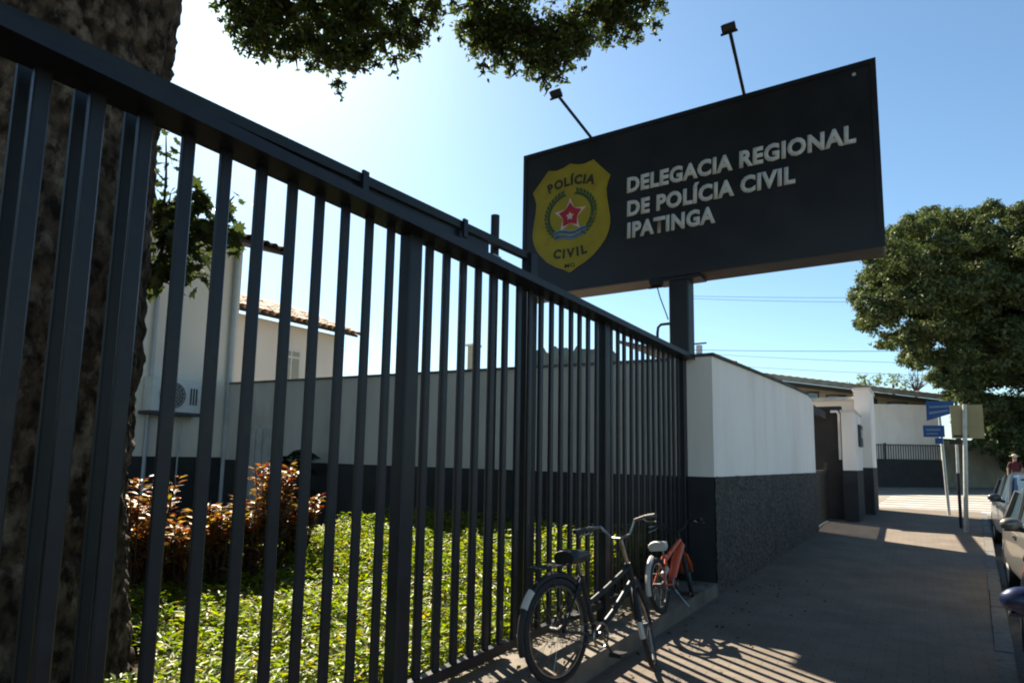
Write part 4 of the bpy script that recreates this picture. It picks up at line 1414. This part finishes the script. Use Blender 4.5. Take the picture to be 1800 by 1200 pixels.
for x, y, h, r, lb in ((-6.05, 2.75, 1.0, .36, 'red and yellow croton bush nearest the big tree trunk'),
                       (-6.0, 3.18, 1.28, .36, 'tall croton bush with an orange tip, second from the trunk'),
                       (-6.05, 3.60, 1.0, .38, 'bushy pink-leaved croton, third from the trunk'),
                       (-6.1, 4.0, 1.02, .38, 'croton bush in the middle of the red row'),
                       (-6.15, 4.38, 1.08, .36, 'dark red croton bush before the tallest one'),
                       (-6.2, 4.78, 1.42, .30, 'tallest croton bush with a red and yellow spike'),
                       (-6.3, 5.15, 1.0, .28, 'orange-brown croton bush at the far end of the row')):
    croton(x, y, h, r, lb)


def feather_plant(label, x, y, h, n_, L, m='leaf_palm'):
    t = thing('fern_shrub', label, 'shrub', (x, y, .1))
    s = MB()
    P, Nn, T = [], [], []
    for i in range(n_):
        a = 2 * PI * i / n_ + random.uniform(-.2, .2)
        z0 = .1 + h * random.uniform(.35, .95)
        pts = []
        for k in range(7):
            q = k / 6
            pts.append(Vector((x + math.cos(a) * L * q, y + math.sin(a) * L * q, z0 + L * (.55 * q - .75 * q * q))))
        s.tube([(x, y, .1), (x, y, z0)] + pts[1:], [.02, .012] + [.007] * 6, 5)
        for k in range(26):
            q = .15 + .85 * k / 25
            i0 = min(5, int(q * 6))
            c = pts[i0].lerp(pts[i0 + 1], q * 6 - i0)
            for sd in (-1, 1):
                w = Vector((-math.sin(a) * sd, math.cos(a) * sd, -.25))
                P.append(c + w * .07)
                T.append(tuple(w + Vector((math.cos(a), math.sin(a), 0)) * .5))
                Nn.append((random.gauss(0, .2), random.gauss(0, .2), 1))
    s.build('stems', 'bark_thin', t, True)
    link('fronds', leaf_mesh('fronds', m, P, Nn, .17, .22, .2, T), t)


feather_plant('dark feathery shrub standing against the rear wall', -9.0, 7.2, 1.62, 22, .42)
feather_plant('low dark shrub beside the air conditioner conduit', -11.3, 5.7, .7, 9, .5)

# ================================================================== BIG TREE ACROSS THE STREET
rt = thing('street_tree', 'big round dense tree across the street at right', 'tree', (7.2, 41.5, 0.6))
tree_trunk('trunk', [(7.2, 41.5, 0.3), (7.1, 41.4, 2.6), (6.6, 41.2, 5.5)], [0.55, 0.42, 0.34], 'bark', rt, 24, 0.06, 6)
for e in ((5.6, 42.6, 10.5), (8.8, 43.5, 10.0)):
    tree_trunk('limb', [(6.7, 41.2, 5.2), (Vector((6.7, 41.2, 5.2)).lerp(Vector(e), .5) + Vector((0, 0, .6))), e], [.28, .2, .08], 'bark', rt, 10, .05, 5)


def bigtree():
    f = 1115.0
    puffs = []
    # crown outline as bearings; puffs spread through a volume behind that outline
    for (px, py, rp) in ((1540, 490, 34), (1525, 530, 26), (1560, 440, 36), (1600, 410, 30), (1640, 395, 30), (1690, 385, 28), (1740, 378, 26), (1790, 385, 30), (1840, 400, 40), (1545, 565, 30), (1580, 600, 28), (1620, 630, 28),
                         (1655, 665, 26), (1690, 690, 34), (1600, 470, 46), (1650, 440, 46), (1710, 425, 44), (1770, 440, 46), (1830, 470, 60), (1590, 540, 46), (1640, 520, 50), (1700, 490, 50), (1760, 510, 50), (1830, 560, 70), (1640, 590, 46), (1700, 570, 52), (1760, 590, 54),
                         (1890, 440, 70), (1950, 520, 80), (1900, 610, 80), (1965, 650, 70), (1900, 720, 55), (2000, 580, 70), (1770, 525, 62), (1720, 535, 60), (1790, 480, 60), (1680, 540, 50), (1640, 480, 44), (1750, 620, 60), (1790, 590, 60), (1700, 745, 26), (1725, 790, 24), (1765, 800, 30), (1800, 815, 34), (1835, 800, 40), (1690, 640, 44), (1740, 660, 50), (1800, 650, 60), (1730, 720, 36), (1775, 730, 46), (1830, 740, 60), (1750, 765, 26), (1795, 780, 30)):
        for k in range(4):
            d = 34 + (0 if k == 0 else random.uniform(1.5, 5.5)) - 1.2 * math.sin((px - 1500) / 300 * PI) * (k == 0)
            p = ray_pt((px - 900) / f + random.uniform(-.008, .008), (py - 675) / f + random.uniform(-.008, .008), d)
            r = rp * d / f * random.uniform(.85, 1.1)
            puffs.append((p.x, p.y, p.z, r, r, r * .8))
    # each puff breaks into small clumps
    cl = []
    for c in puffs:
        for _ in range(12):
            d = rng.normal(size=3)
            d /= np.linalg.norm(d)
            if d[2] < -.5:
                d[2] *= -.5
            r = c[3] * rng.uniform(.28, .5)
            cl.append((c[0] + d[0] * c[3] * .8, c[1] + d[1] * c[4] * .8, c[2] + d[2] * c[5] * .8, r, r, r * .75))
    P, Nn = puff_leaves(cl, 560, .35, .6)
    link('crown', leaf_mesh('crown', 'leaf_mango', P, Nn, rng.uniform(.15, .33, len(P)), .42, .2, droop=.5), rt)


bigtree()


def small_tree(name, label, masses, base, leaf='leaf_far', size=.22, dens=70, group=None, nleaf=True):
    t = thing(name, label, 'tree', base, group)
    tp = Vector(masses[0][:3])
    tree_trunk('trunk', [base, Vector(base).lerp(tp, .5), tp], [.22, .16, .08], 'bark_thin', t, 12, .05, 4)
    cl = []
    for c in masses:
        for _ in range(8):
            d = rng.normal(size=3)
            d /= np.linalg.norm(d)
            r = c[3] * rng.uniform(.25, .45)
            cl.append((c[0] + d[0] * c[3] * .75, c[1] + d[1] * c[3] * .75, c[2] + d[2] * c[3] * .6, r, r, r * .8))
    P, Nn = puff_leaves(cl, dens * 3, .3, .6)
    link('crown', leaf_mesh('crown', leaf, P, Nn, rng.uniform(size * .7, size * 1.3, len(P)), .45, .2), t)


def mm(px, py, rp, d):
    p = ray_pt((px - 900) / 1115, (py - 675) / 1115, d)
    return (p.x, p.y, p.z, rp * d / 1115)


b0 = mm(1515, 680, 10, 50)
small_tree('roof_tree', 'small green tree showing above the grey roof, left one', [mm(1515, 676, 22, 50), mm(1500, 672, 16, 50), mm(1530, 668, 17, 50), mm(1515, 664, 12, 50)], (b0[0], b0[1], .5), group='trees behind the corner building')
b0 = mm(1570, 680, 10, 50)
small_tree('roof_tree', 'small green tree showing above the grey roof, right one', [mm(1570, 676, 22, 50), mm(1556, 666, 17, 50), mm(1582, 668, 15, 50), mm(1595, 682, 13, 50)], (b0[0], b0[1], .5), group='trees behind the corner building')
b0 = mm(1680, 700, 10, 43)
small_tree('bright_shrub', 'sunlit yellow-green shrub top under the big round tree', [mm(1680, 702, 20, 43), mm(1668, 698, 12, 43), mm(1700, 708, 14, 43)], (b0[0], b0[1], .5))
# bare tree
bt = thing('bare_tree', 'leafless thin tree between the roof trees and the big crown', 'tree', (0.9, 55, .5))
tw = MB()
c0 = ray_pt((1610 - 900) / 1115, (690 - 675) / 1115, 48)
tw.tube([(c0.x, c0.y, .5), c0], [.16, .09], 8)
for i in range(16):
    e = ray_pt((1610 + random.uniform(-20, 24) - 900) / 1115, (690 - random.uniform(8, 40) - 675) / 1115, 48 + random.uniform(-1, 1))
    mid = c0.lerp(e, .5) + Vector((random.uniform(-.15, .15), 0, random.uniform(-.1, .2)))
    tw.tube([c0, mid, e], [.05, .03, .012], 5)
    for _ in range(3):
        tw.tube([mid, mid.lerp(e, .7) + Vector((random.gauss(0, .35), random.gauss(0, .3), random.gauss(.2, .25)))], [.02, .008], 4)
tw.build('branches', 'bark_thin', bt, True)

# ------------------------------------------------------------------ distance behind the rear wall
hill = MB()
vs, fs = [], []
nx_, ny_ = 120, 8
for j in range(ny_ + 1):
    for i in range(nx_ + 1):
        t = i / nx_
        p = Vector((-60.5, 90.3, 0)).lerp(Vector((-20, 116, 0)), t) + Vector((-.55, .84, 0)) * (j * 4.0 - 8)
        e = min(1.0, t * 9) ** .5 * max(0.0, min(1.0, (.66 - t) * 4.5))
        z = -1 + (min(1.0, j / 3.0)) * e * (22.6 + 1.4 * noise.noise((t * 14, 0, 1)) + 1.0 * noise.noise((t * 45, j, 3)) + .5 * noise.noise((t * 120, j, 5)))
        vs.append((p.x, p.y, z))
for j in range(ny_):
    for i in range(nx_):
        a = j * (nx_ + 1) + i
        fs.append((a, a + 1, a + nx_ + 2, a + nx_ + 1))
hill.add(vs, fs)
struct(hill.build('hill', 'hill_haze', None, True))
fb = thing('far_block', 'far slim beige tower seen between the railing bars', 'building', (-35.2, 48.5, 0))
MB().box(-35.6, -34.9, 48.0, 49.0, 0, 12.2).build('wall', 'far_beige', fb)
MB().box(-35.75, -34.75, 47.85, 49.15, 12.2, 12.4).build('parapet', 'wall_building', fb)

# ================================================================== POLES, SIGNS, WIRES
def pole(name, label, base, top, r, m):
    t = thing(name, label, 'pole', base)
    MB().tube([base, top], [r, r * .9], 12).build('shaft', m, t, True)
    return t


sp = thing('street_name_sign', 'leaning grey pole with blue street-name plates at the corner', 'sign', (0.70, 21.8, .22))
MB().tube([(0.70, 21.8, .15), (0.60, 21.8, 3.42)], [.04, .036], 12).build('pole', 'galvanised', sp, True)


def plate(pts, th, nm, m, par):
    """flat plate from its four corners, given thickness along y"""
    b = MB()
    b.add([(x, y, z) for x, y, z in pts] + [(x, y + th, z) for x, y, z in pts], [(0, 1, 2, 3), (7, 6, 5, 4), (0, 4, 5, 1), (1, 5, 6, 2), (2, 6, 7, 3), (3, 7, 4, 0)])
    return b.build(nm, m, par)


p1 = plate([(0.30, 21.70, 2.86), (0.88, 21.75, 3.05), (0.99, 21.75, 3.40), (0.31, 21.70, 3.43)], .025, 'name_plate', 'sign_blue', sp)
plate([(0.37, 21.67, 3.22), (0.90, 21.72, 3.24), (0.92, 21.72, 3.29), (0.37, 21.67, 3.28)], .006, 'plate_print', 'sign_print', p1)
plate([(0.37, 21.67, 3.04), (0.82, 21.72, 3.12), (0.83, 21.72, 3.17), (0.37, 21.67, 3.11)], .006, 'plate_print', 'sign_print', p1)
p2 = plate([(0.20, 21.66, 2.40), (0.71, 21.66, 2.39), (0.71, 21.66, 2.72), (0.20, 21.66, 2.73)], .025, 'name_plate', 'sign_blue', sp)
plate([(0.27, 21.64, 2.57), (0.61, 21.64, 2.57), (0.61, 21.64, 2.63), (0.27, 21.64, 2.63)], .006, 'plate_print', 'sign_print', p2)
plate([(0.27, 21.64, 2.47), (0.55, 21.64, 2.47), (0.55, 21.64, 2.51), (0.27, 21.64, 2.51)], .006, 'plate_print', 'sign_print', p2)
plate([(0.47, 21.68, 2.20), (0.66, 21.68, 2.20), (0.66, 21.68, 2.37), (0.47, 21.68, 2.37)], .02, 'small_plate', 'sign_blue', sp)

rs_ = thing('road_sign', 'back of a square road sign on a pale pole at the kerb', 'sign', (0.83, 17.2, .15))
MB().tube([(0.835, 17.2, .1), (0.96, 17.2, 2.94)], [.045, .042], 14).build('pole', 'galvanised', rs_, True)
pn = MB().box(0.69, 1.28, 17.25, 17.28, 2.19, 2.93).build('panel', 'sign_back', rs_)
MB().box(0.74, 1.23, 17.243, 17.25, 2.54, 2.575).build('stiffener', 'sign_back', pn)
MB().box(0.72, 1.0, 17.242, 17.25, 2.22, 2.26).build('clamp_bar', 'steel_back', pn)
MB().box(0.64, 1.05, 17.36, 17.42, 2.06, 2.15).build('lower_bracket', 'steel_black', rs_)
dp = thing('thin_post', 'thin dark post with pale upper half just behind the kerb sign pole', 'post', (0.79, 18.1, .16))
MB().tube([(0.79, 18.1, .1), (0.80, 18.1, 1.42)], .035, 10).build('lower_tube', 'steel_black', dp, True)
MB().tube([(0.80, 18.1, 1.42), (0.81, 18.1, 2.1)], .03, 10).build('upper_tube', 'galvanised', dp, True)

# far utility pole and overhead wires
up = thing('utility_pole', 'distant utility pole with crossarms beside the sign post', 'pole', (-13.2, 44.5, .5))
MB().tube([(-13.2, 44.5, .3), (-13.2, 44.5, 11.2)], [.17, .12], 12).build('shaft', 'galvanised', up, True)
MB().box(-13.2, -12.1, 44.42, 44.52, 9.9, 10.0).build('crossarm', 'steel_back', up)
MB().box(-13.2, -12.1, 44.42, 44.52, 8.2, 8.3).build('crossarm', 'steel_back', up)
MB().tube([(-12.6, 44.4, 8.35), (-12.6, 44.4, 9.8)], .22, 12).build('transformer', 'pvc_grey', up, True)


def wire(label, a, b_, sag, r=.014):
    a, b_ = Vector(a), Vector(b_)
    pts = []
    for i in range(25):
        t = i / 24
        p = a.lerp(b_, t)
        p.z -= sag * 4 * t * (1 - t)
        pts.append(p)
    tag(MB().tube(pts, r, 5).build('overhead_wire', 'wire', None, True), label, 'wire', 'overhead wires across the side street')


for i, (pa, pb, lb) in enumerate((((1205, 520), (1830, 518), 'highest pair of overhead wires, upper cable'), ((1205, 524), (1830, 526), 'highest pair of overhead wires, lower cable'),
                                  ((1190, 614), (1830, 612), 'thick overhead wire just above the white wall'), ((1190, 618), (1830, 640), 'overhead wire sloping right above the roof'),
                                  ((1250, 640), (1830, 664), 'lowest overhead wire crossing behind the roof trees'))):
    A_ = ray_pt((pa[0] - 900) / 1115, (pa[1] - 675) / 1115, 33)
    B_ = ray_pt((pb[0] - 900) / 1115, (pb[1] - 675) / 1115, 33)
    wire(lb, A_, B_, .12 + .05 * (i % 2), .010 if i != 2 else .014)

# ================================================================== PARKED CARS
def make_car(root, paint):
    """local frame: +y forward (front), x across, wheels on z=0; length 4.0, width 1.68"""
    L = 4.0
    st_ = []   # station: y, half width at sill, half width at belt, sill z, belt z
    body = [(-2.0, .70, .72, .36, .62), (-1.92, .80, .80, .28, .86), (-1.55, .83, .82, .24, .96), (-1.0, .84, .83, .22, .98), (0, .84, .83, .22, .95), (.75, .84, .82, .22, .92), (1.25, .83, .80, .24, .86), (1.70, .79, .74, .28, .74), (1.95, .66, .64, .34, .60), (2.0, .58, .58, .38, .52)]
    vs, fs = [], []
    for y, ws, wb_, zs, zb in body:
        vs += [(-ws * .92, y, zs), (-ws, y, zs + .12), (-ws * 1.005, y, (zs + zb) / 2), (-wb_, y, zb - .05), (-wb_ * .9, y, zb), (0, y, zb + .035), (wb_ * .9, y, zb), (wb_, y, zb - .05), (ws * 1.005, y, (zs + zb) / 2), (ws, y, zs + .12), (ws * .92, y, zs)]
    n_ = 11
    for i in range(len(body) - 1):
        for j in range(n_):
            fs.append((i * n_ + j, i * n_ + (j + 1) % n_, (i + 1) * n_ + (j + 1) % n_, (i + 1) * n_ + j))
    fs += [tuple(range(n_)), tuple((len(body) - 1) * n_ + j for j in range(n_ - 1, -1, -1))]

    def P(b, nm, m, par=root, smooth=True):
        o = b.build(nm, m, None, smooth)
        o.parent = par
        return o
    bd = P(MB().add(vs, fs), 'body', paint)
    md = bd.modifiers.new('round', 'SUBSURF')
    md.levels = md.render_levels = 2
    gh = [(-1.85, .66, .92, .93), (-1.55, .62, .95, 1.28), (-1.15, .60, .96, 1.44), (-.4, .60, .95, 1.48), (.25, .60, .93, 1.44), (.55, .63, .92, 1.30), (1.15, .72, .885, .90)]
    vs, fs = [], []
    for y, wr, zb, zt in gh:
        wb_ = .77
        vs += [(-wb_, y, zb - .03), (-wr - (wb_ - wr) * .12, y, zt - .05 if zt > zb + .1 else zb), (-wr * .85, y, zt), (wr * .85, y, zt), (wr + (wb_ - wr) * .12, y, zt - .05 if zt > zb + .1 else zb), (wb_, y, zb - .03)]
    for i in range(len(gh) - 1):
        for j in range(5):
            fs.append((i * 6 + j, i * 6 + j + 1, (i + 1) * 6 + j + 1, (i + 1) * 6 + j))
    P(MB().add(vs, fs), 'windows', 'car_glass', root, True)
    rf2 = MB()
    vs, fs = [], []
    for y, w, z in ((-1.62, .60, 1.255), (-1.2, .605, 1.43), (-.4, .615, 1.485), (.2, .61, 1.455), (.48, .60, 1.345)):
        vs += [(-w, y, z - .06), (-w * .8, y, z + .012), (w * .8, y, z + .012), (w, y, z - .06)]
    for i in range(4):
        for j in range(3):
            fs.append((i * 4 + j, i * 4 + j + 1, (i + 1) * 4 + j + 1, (i + 1) * 4 + j))
    rf2.add(vs, fs)
    P(rf2, 'roof_panel', paint)
    for s in (-1, 1):
        P(MB().tube([(s * .745, 1.14, .90), (s * .67, .62, 1.27), (s * .61, .30, 1.42)], .03, 6), 'pillar', paint)
        P(MB().tube([(s * .765, -.25, .93), (s * .64, -.3, 1.42)], .035, 6), 'pillar', 'car_plastic')
        P(MB().tube([(s * .76, -1.45, .96), (s * .63, -1.35, 1.34)], .05, 6), 'pillar', paint)
        mr = MB()
        mr.ball((s * .93, .72, 1.0), .1, 12, 8, (1.1, .55, .75))
        mo = P(mr, 'mirror', paint)
        P(MB().tube([(s * .78, .74, .93), (s * .86, .73, .95)], .03, 6).box(s * .93 - .075, s * .93 + .075, .69, .75, .925, .94), 'mirror_foot', 'car_plastic', mo, False)
        dh = MB().box(s * .835, s * .865, -.18, .02, .80, .83)
        P(dh, 'door_handle', paint, root, False)
        P(MB().ball((s * .60, 1.88, .62), .14, 12, 8, (1, .7, .6)), 'headlight', 'lamp_glass')
        P(MB().ball((s * .70, -1.93, .78), .12, 10, 8, (.7, .6, 1.2)), 'tail_light', 'tail_red')
        for y in (-1.22, 1.28):
            w = P(MB().ring((s * .74, y, .30), (1, 0, 0), (0, 1, 0), .225, .078, 28, 10, sq=1.25), 'wheel', 'rubber')
            P(MB().disc((s * .78, y, .30), (1, 0, 0), .19, .08, 20), 'rim', 'metal_pale', w)
            P(MB().ring((s * .80, y, .31), (1, 0, 0), (0, 1, 0), .345, .035, 20, 6, R(-10), R(190), 1.2), 'wheel_arch', 'car_plastic')
    P(MB().tube([(-.62, 1.93, .40), (-.35, 2.03, .40), (.35, 2.03, .40), (.62, 1.93, .40)], .06, 8), 'front_bumper', 'car_plastic')
    P(MB().tube([(-.74, -1.95, .42), (-.4, -2.04, .42), (.4, -2.04, .42), (.74, -1.95, .42)], .08, 8), 'rear_bumper', paint)
    P(MB().box(-.45, .45, 1.985, 2.01, .50, .58), 'grille', 'car_plastic', root, False)
    P(MB().box(-.18, .18, 2.09, 2.10, .36, .46), 'number_plate', 'metal_pale', root, False)
    P(MB().tube([(-.5, 1.12, .93), (0.1, .98, 1.02)], .012, 5), 'wiper', 'car_plastic')


c1 = thing('parked_car', 'pale silver car parked at the kerb, facing the camera', 'car', group='cars parked along the kerb')
make_car(c1, 'car_silver')
at(c1, (1.80, 9.9, -.09), (R(.92), 0, PI))
c2 = thing('parked_car', 'grey-blue car parked behind the silver one', 'car', group='cars parked along the kerb')
make_car(c2, 'car_grey')
at(c2, (2.12, 15.6, -.005), (R(.92), 0, PI))
c3 = thing('parked_car', 'dark blue car just entering the frame at lower right', 'car', group='cars parked along the kerb')
make_car(c3, 'car_blue')
at(c3, (1.40, 4.95, -.13), (0, 0, PI - R(2.5)))

# ================================================================== PERSON FAR DOWN THE STREET
def person(label, loc, face):
    t = thing('person', label, 'person', loc)
    J = {'pel': (0, 0, .95), 'ch': (0, .02, 1.28), 'nk': (0, .02, 1.47), 'hd': (0, .03, 1.60), 'ht': (0, .03, 1.70),
         'sl': (-.19, .02, 1.40), 'el': (-.25, .04, 1.13), 'wl': (-.20, .18, .95), 'hl': (-.19, .24, .89), 'sr': (.19, .02, 1.40), 'er': (.26, .02, 1.13), 'wr': (.27, .10, .90), 'hr': (.27, .14, .82),
         'pl': (-.10, 0, .92), 'kl': (-.11, .04, .50), 'al': (-.11, 0, .09), 'tl': (-.12, .16, .04), 'pr': (.10, 0, .92), 'kr': (.12, .10, .50), 'ar': (.12, .02, .09), 'tr': (.13, .18, .04)}
    E_ = [('pel', 'ch'), ('ch', 'nk'), ('nk', 'hd'), ('hd', 'ht'), ('ch', 'sl'), ('sl', 'el'), ('el', 'wl'), ('wl', 'hl'), ('ch', 'sr'), ('sr', 'er'), ('er', 'wr'), ('wr', 'hr'), ('pel', 'pl'), ('pl', 'kl'), ('kl', 'al'), ('al', 'tl'), ('pel', 'pr'), ('pr', 'kr'), ('kr', 'ar'), ('ar', 'tr')]
    rad = {'pel': .145, 'ch': .155, 'nk': .058, 'hd': .095, 'ht': .085, 'sl': .065, 'sr': .065, 'el': .045, 'er': .045, 'wl': .033, 'wr': .033, 'hl': .036, 'hr': .036, 'pl': .095, 'pr': .095, 'kl': .06, 'kr': .06, 'al': .042, 'ar': .042, 'tl': .04, 'tr': .04}
    names = list(J)
    me = bpy.data.meshes.new('body')
    me.from_pydata([J[n_] for n_ in names], [(names.index(a), names.index(b_)) for a, b_ in E_], [])
    o = bpy.data.objects.new('body', me)
    COL.objects.link(o)
    md = o.modifiers.new('skin', 'SKIN')
    for i, n_ in enumerate(names):
        me.skin_vertices[0].data[i].radius = (rad[n_], rad[n_] * (.72 if n_ in ('pel', 'ch') else 1))
    me.skin_vertices[0].data[0].use_root = True
    s2 = o.modifiers.new('sub', 'SUBSURF')
    s2.levels = s2.render_levels = 2
    dg = bpy.context.evaluated_depsgraph_get()
    me2 = bpy.data.meshes.new_from_object(o.evaluated_get(dg))
    bpy.data.objects.remove(o)
    for m in ('skin', 'shirt_maroon', 'trouser', 'saddle_black'):
        me2.materials.append(MATS[m])
    for p in me2.polygons:
        c = p.center
        if c.z < .08: p.material_index = 3
        elif c.z < .93 and abs(c.x) < .22 and not (abs(c.x) > .17 and c.z > .75): p.material_index = 2
        elif c.z < 1.46 and not (abs(c.x) > .17 and c.z < 1.18): p.material_index = 1
        p.use_smooth = True
    b = bpy.data.objects.new('body', me2)
    COL.objects.link(b)
    b.parent = t
    h = MB().ball((0, .03, 1.70), .115, 14, 8, (1, 1.1, .75)).disc((0, .05, 1.70), (0, 0, 1), .19, .012, 20)
    ho = h.build('sun_hat', 'hat_white', None, True)
    ho.parent = t
    f = MB().ball((-.034, .125, 1.62), .011, 6, 4).ball((.034, .125, 1.62), .011, 6, 4)
    fo = f.build('eyes', 'saddle_black', None, True)
    fo.parent = t
    f = MB().ball((0, .135, 1.59), .016, 8, 6, (.8, 1.2, 1.3))
    fo = f.build('nose', 'skin', None, True)
    fo.parent = t
    t.rotation_euler = (0, 0, face)
    return t


person('person in maroon shirt and white sun hat standing beyond the parked cars', (3.66, 35.7, ground_z(35.7) - .05), PI)
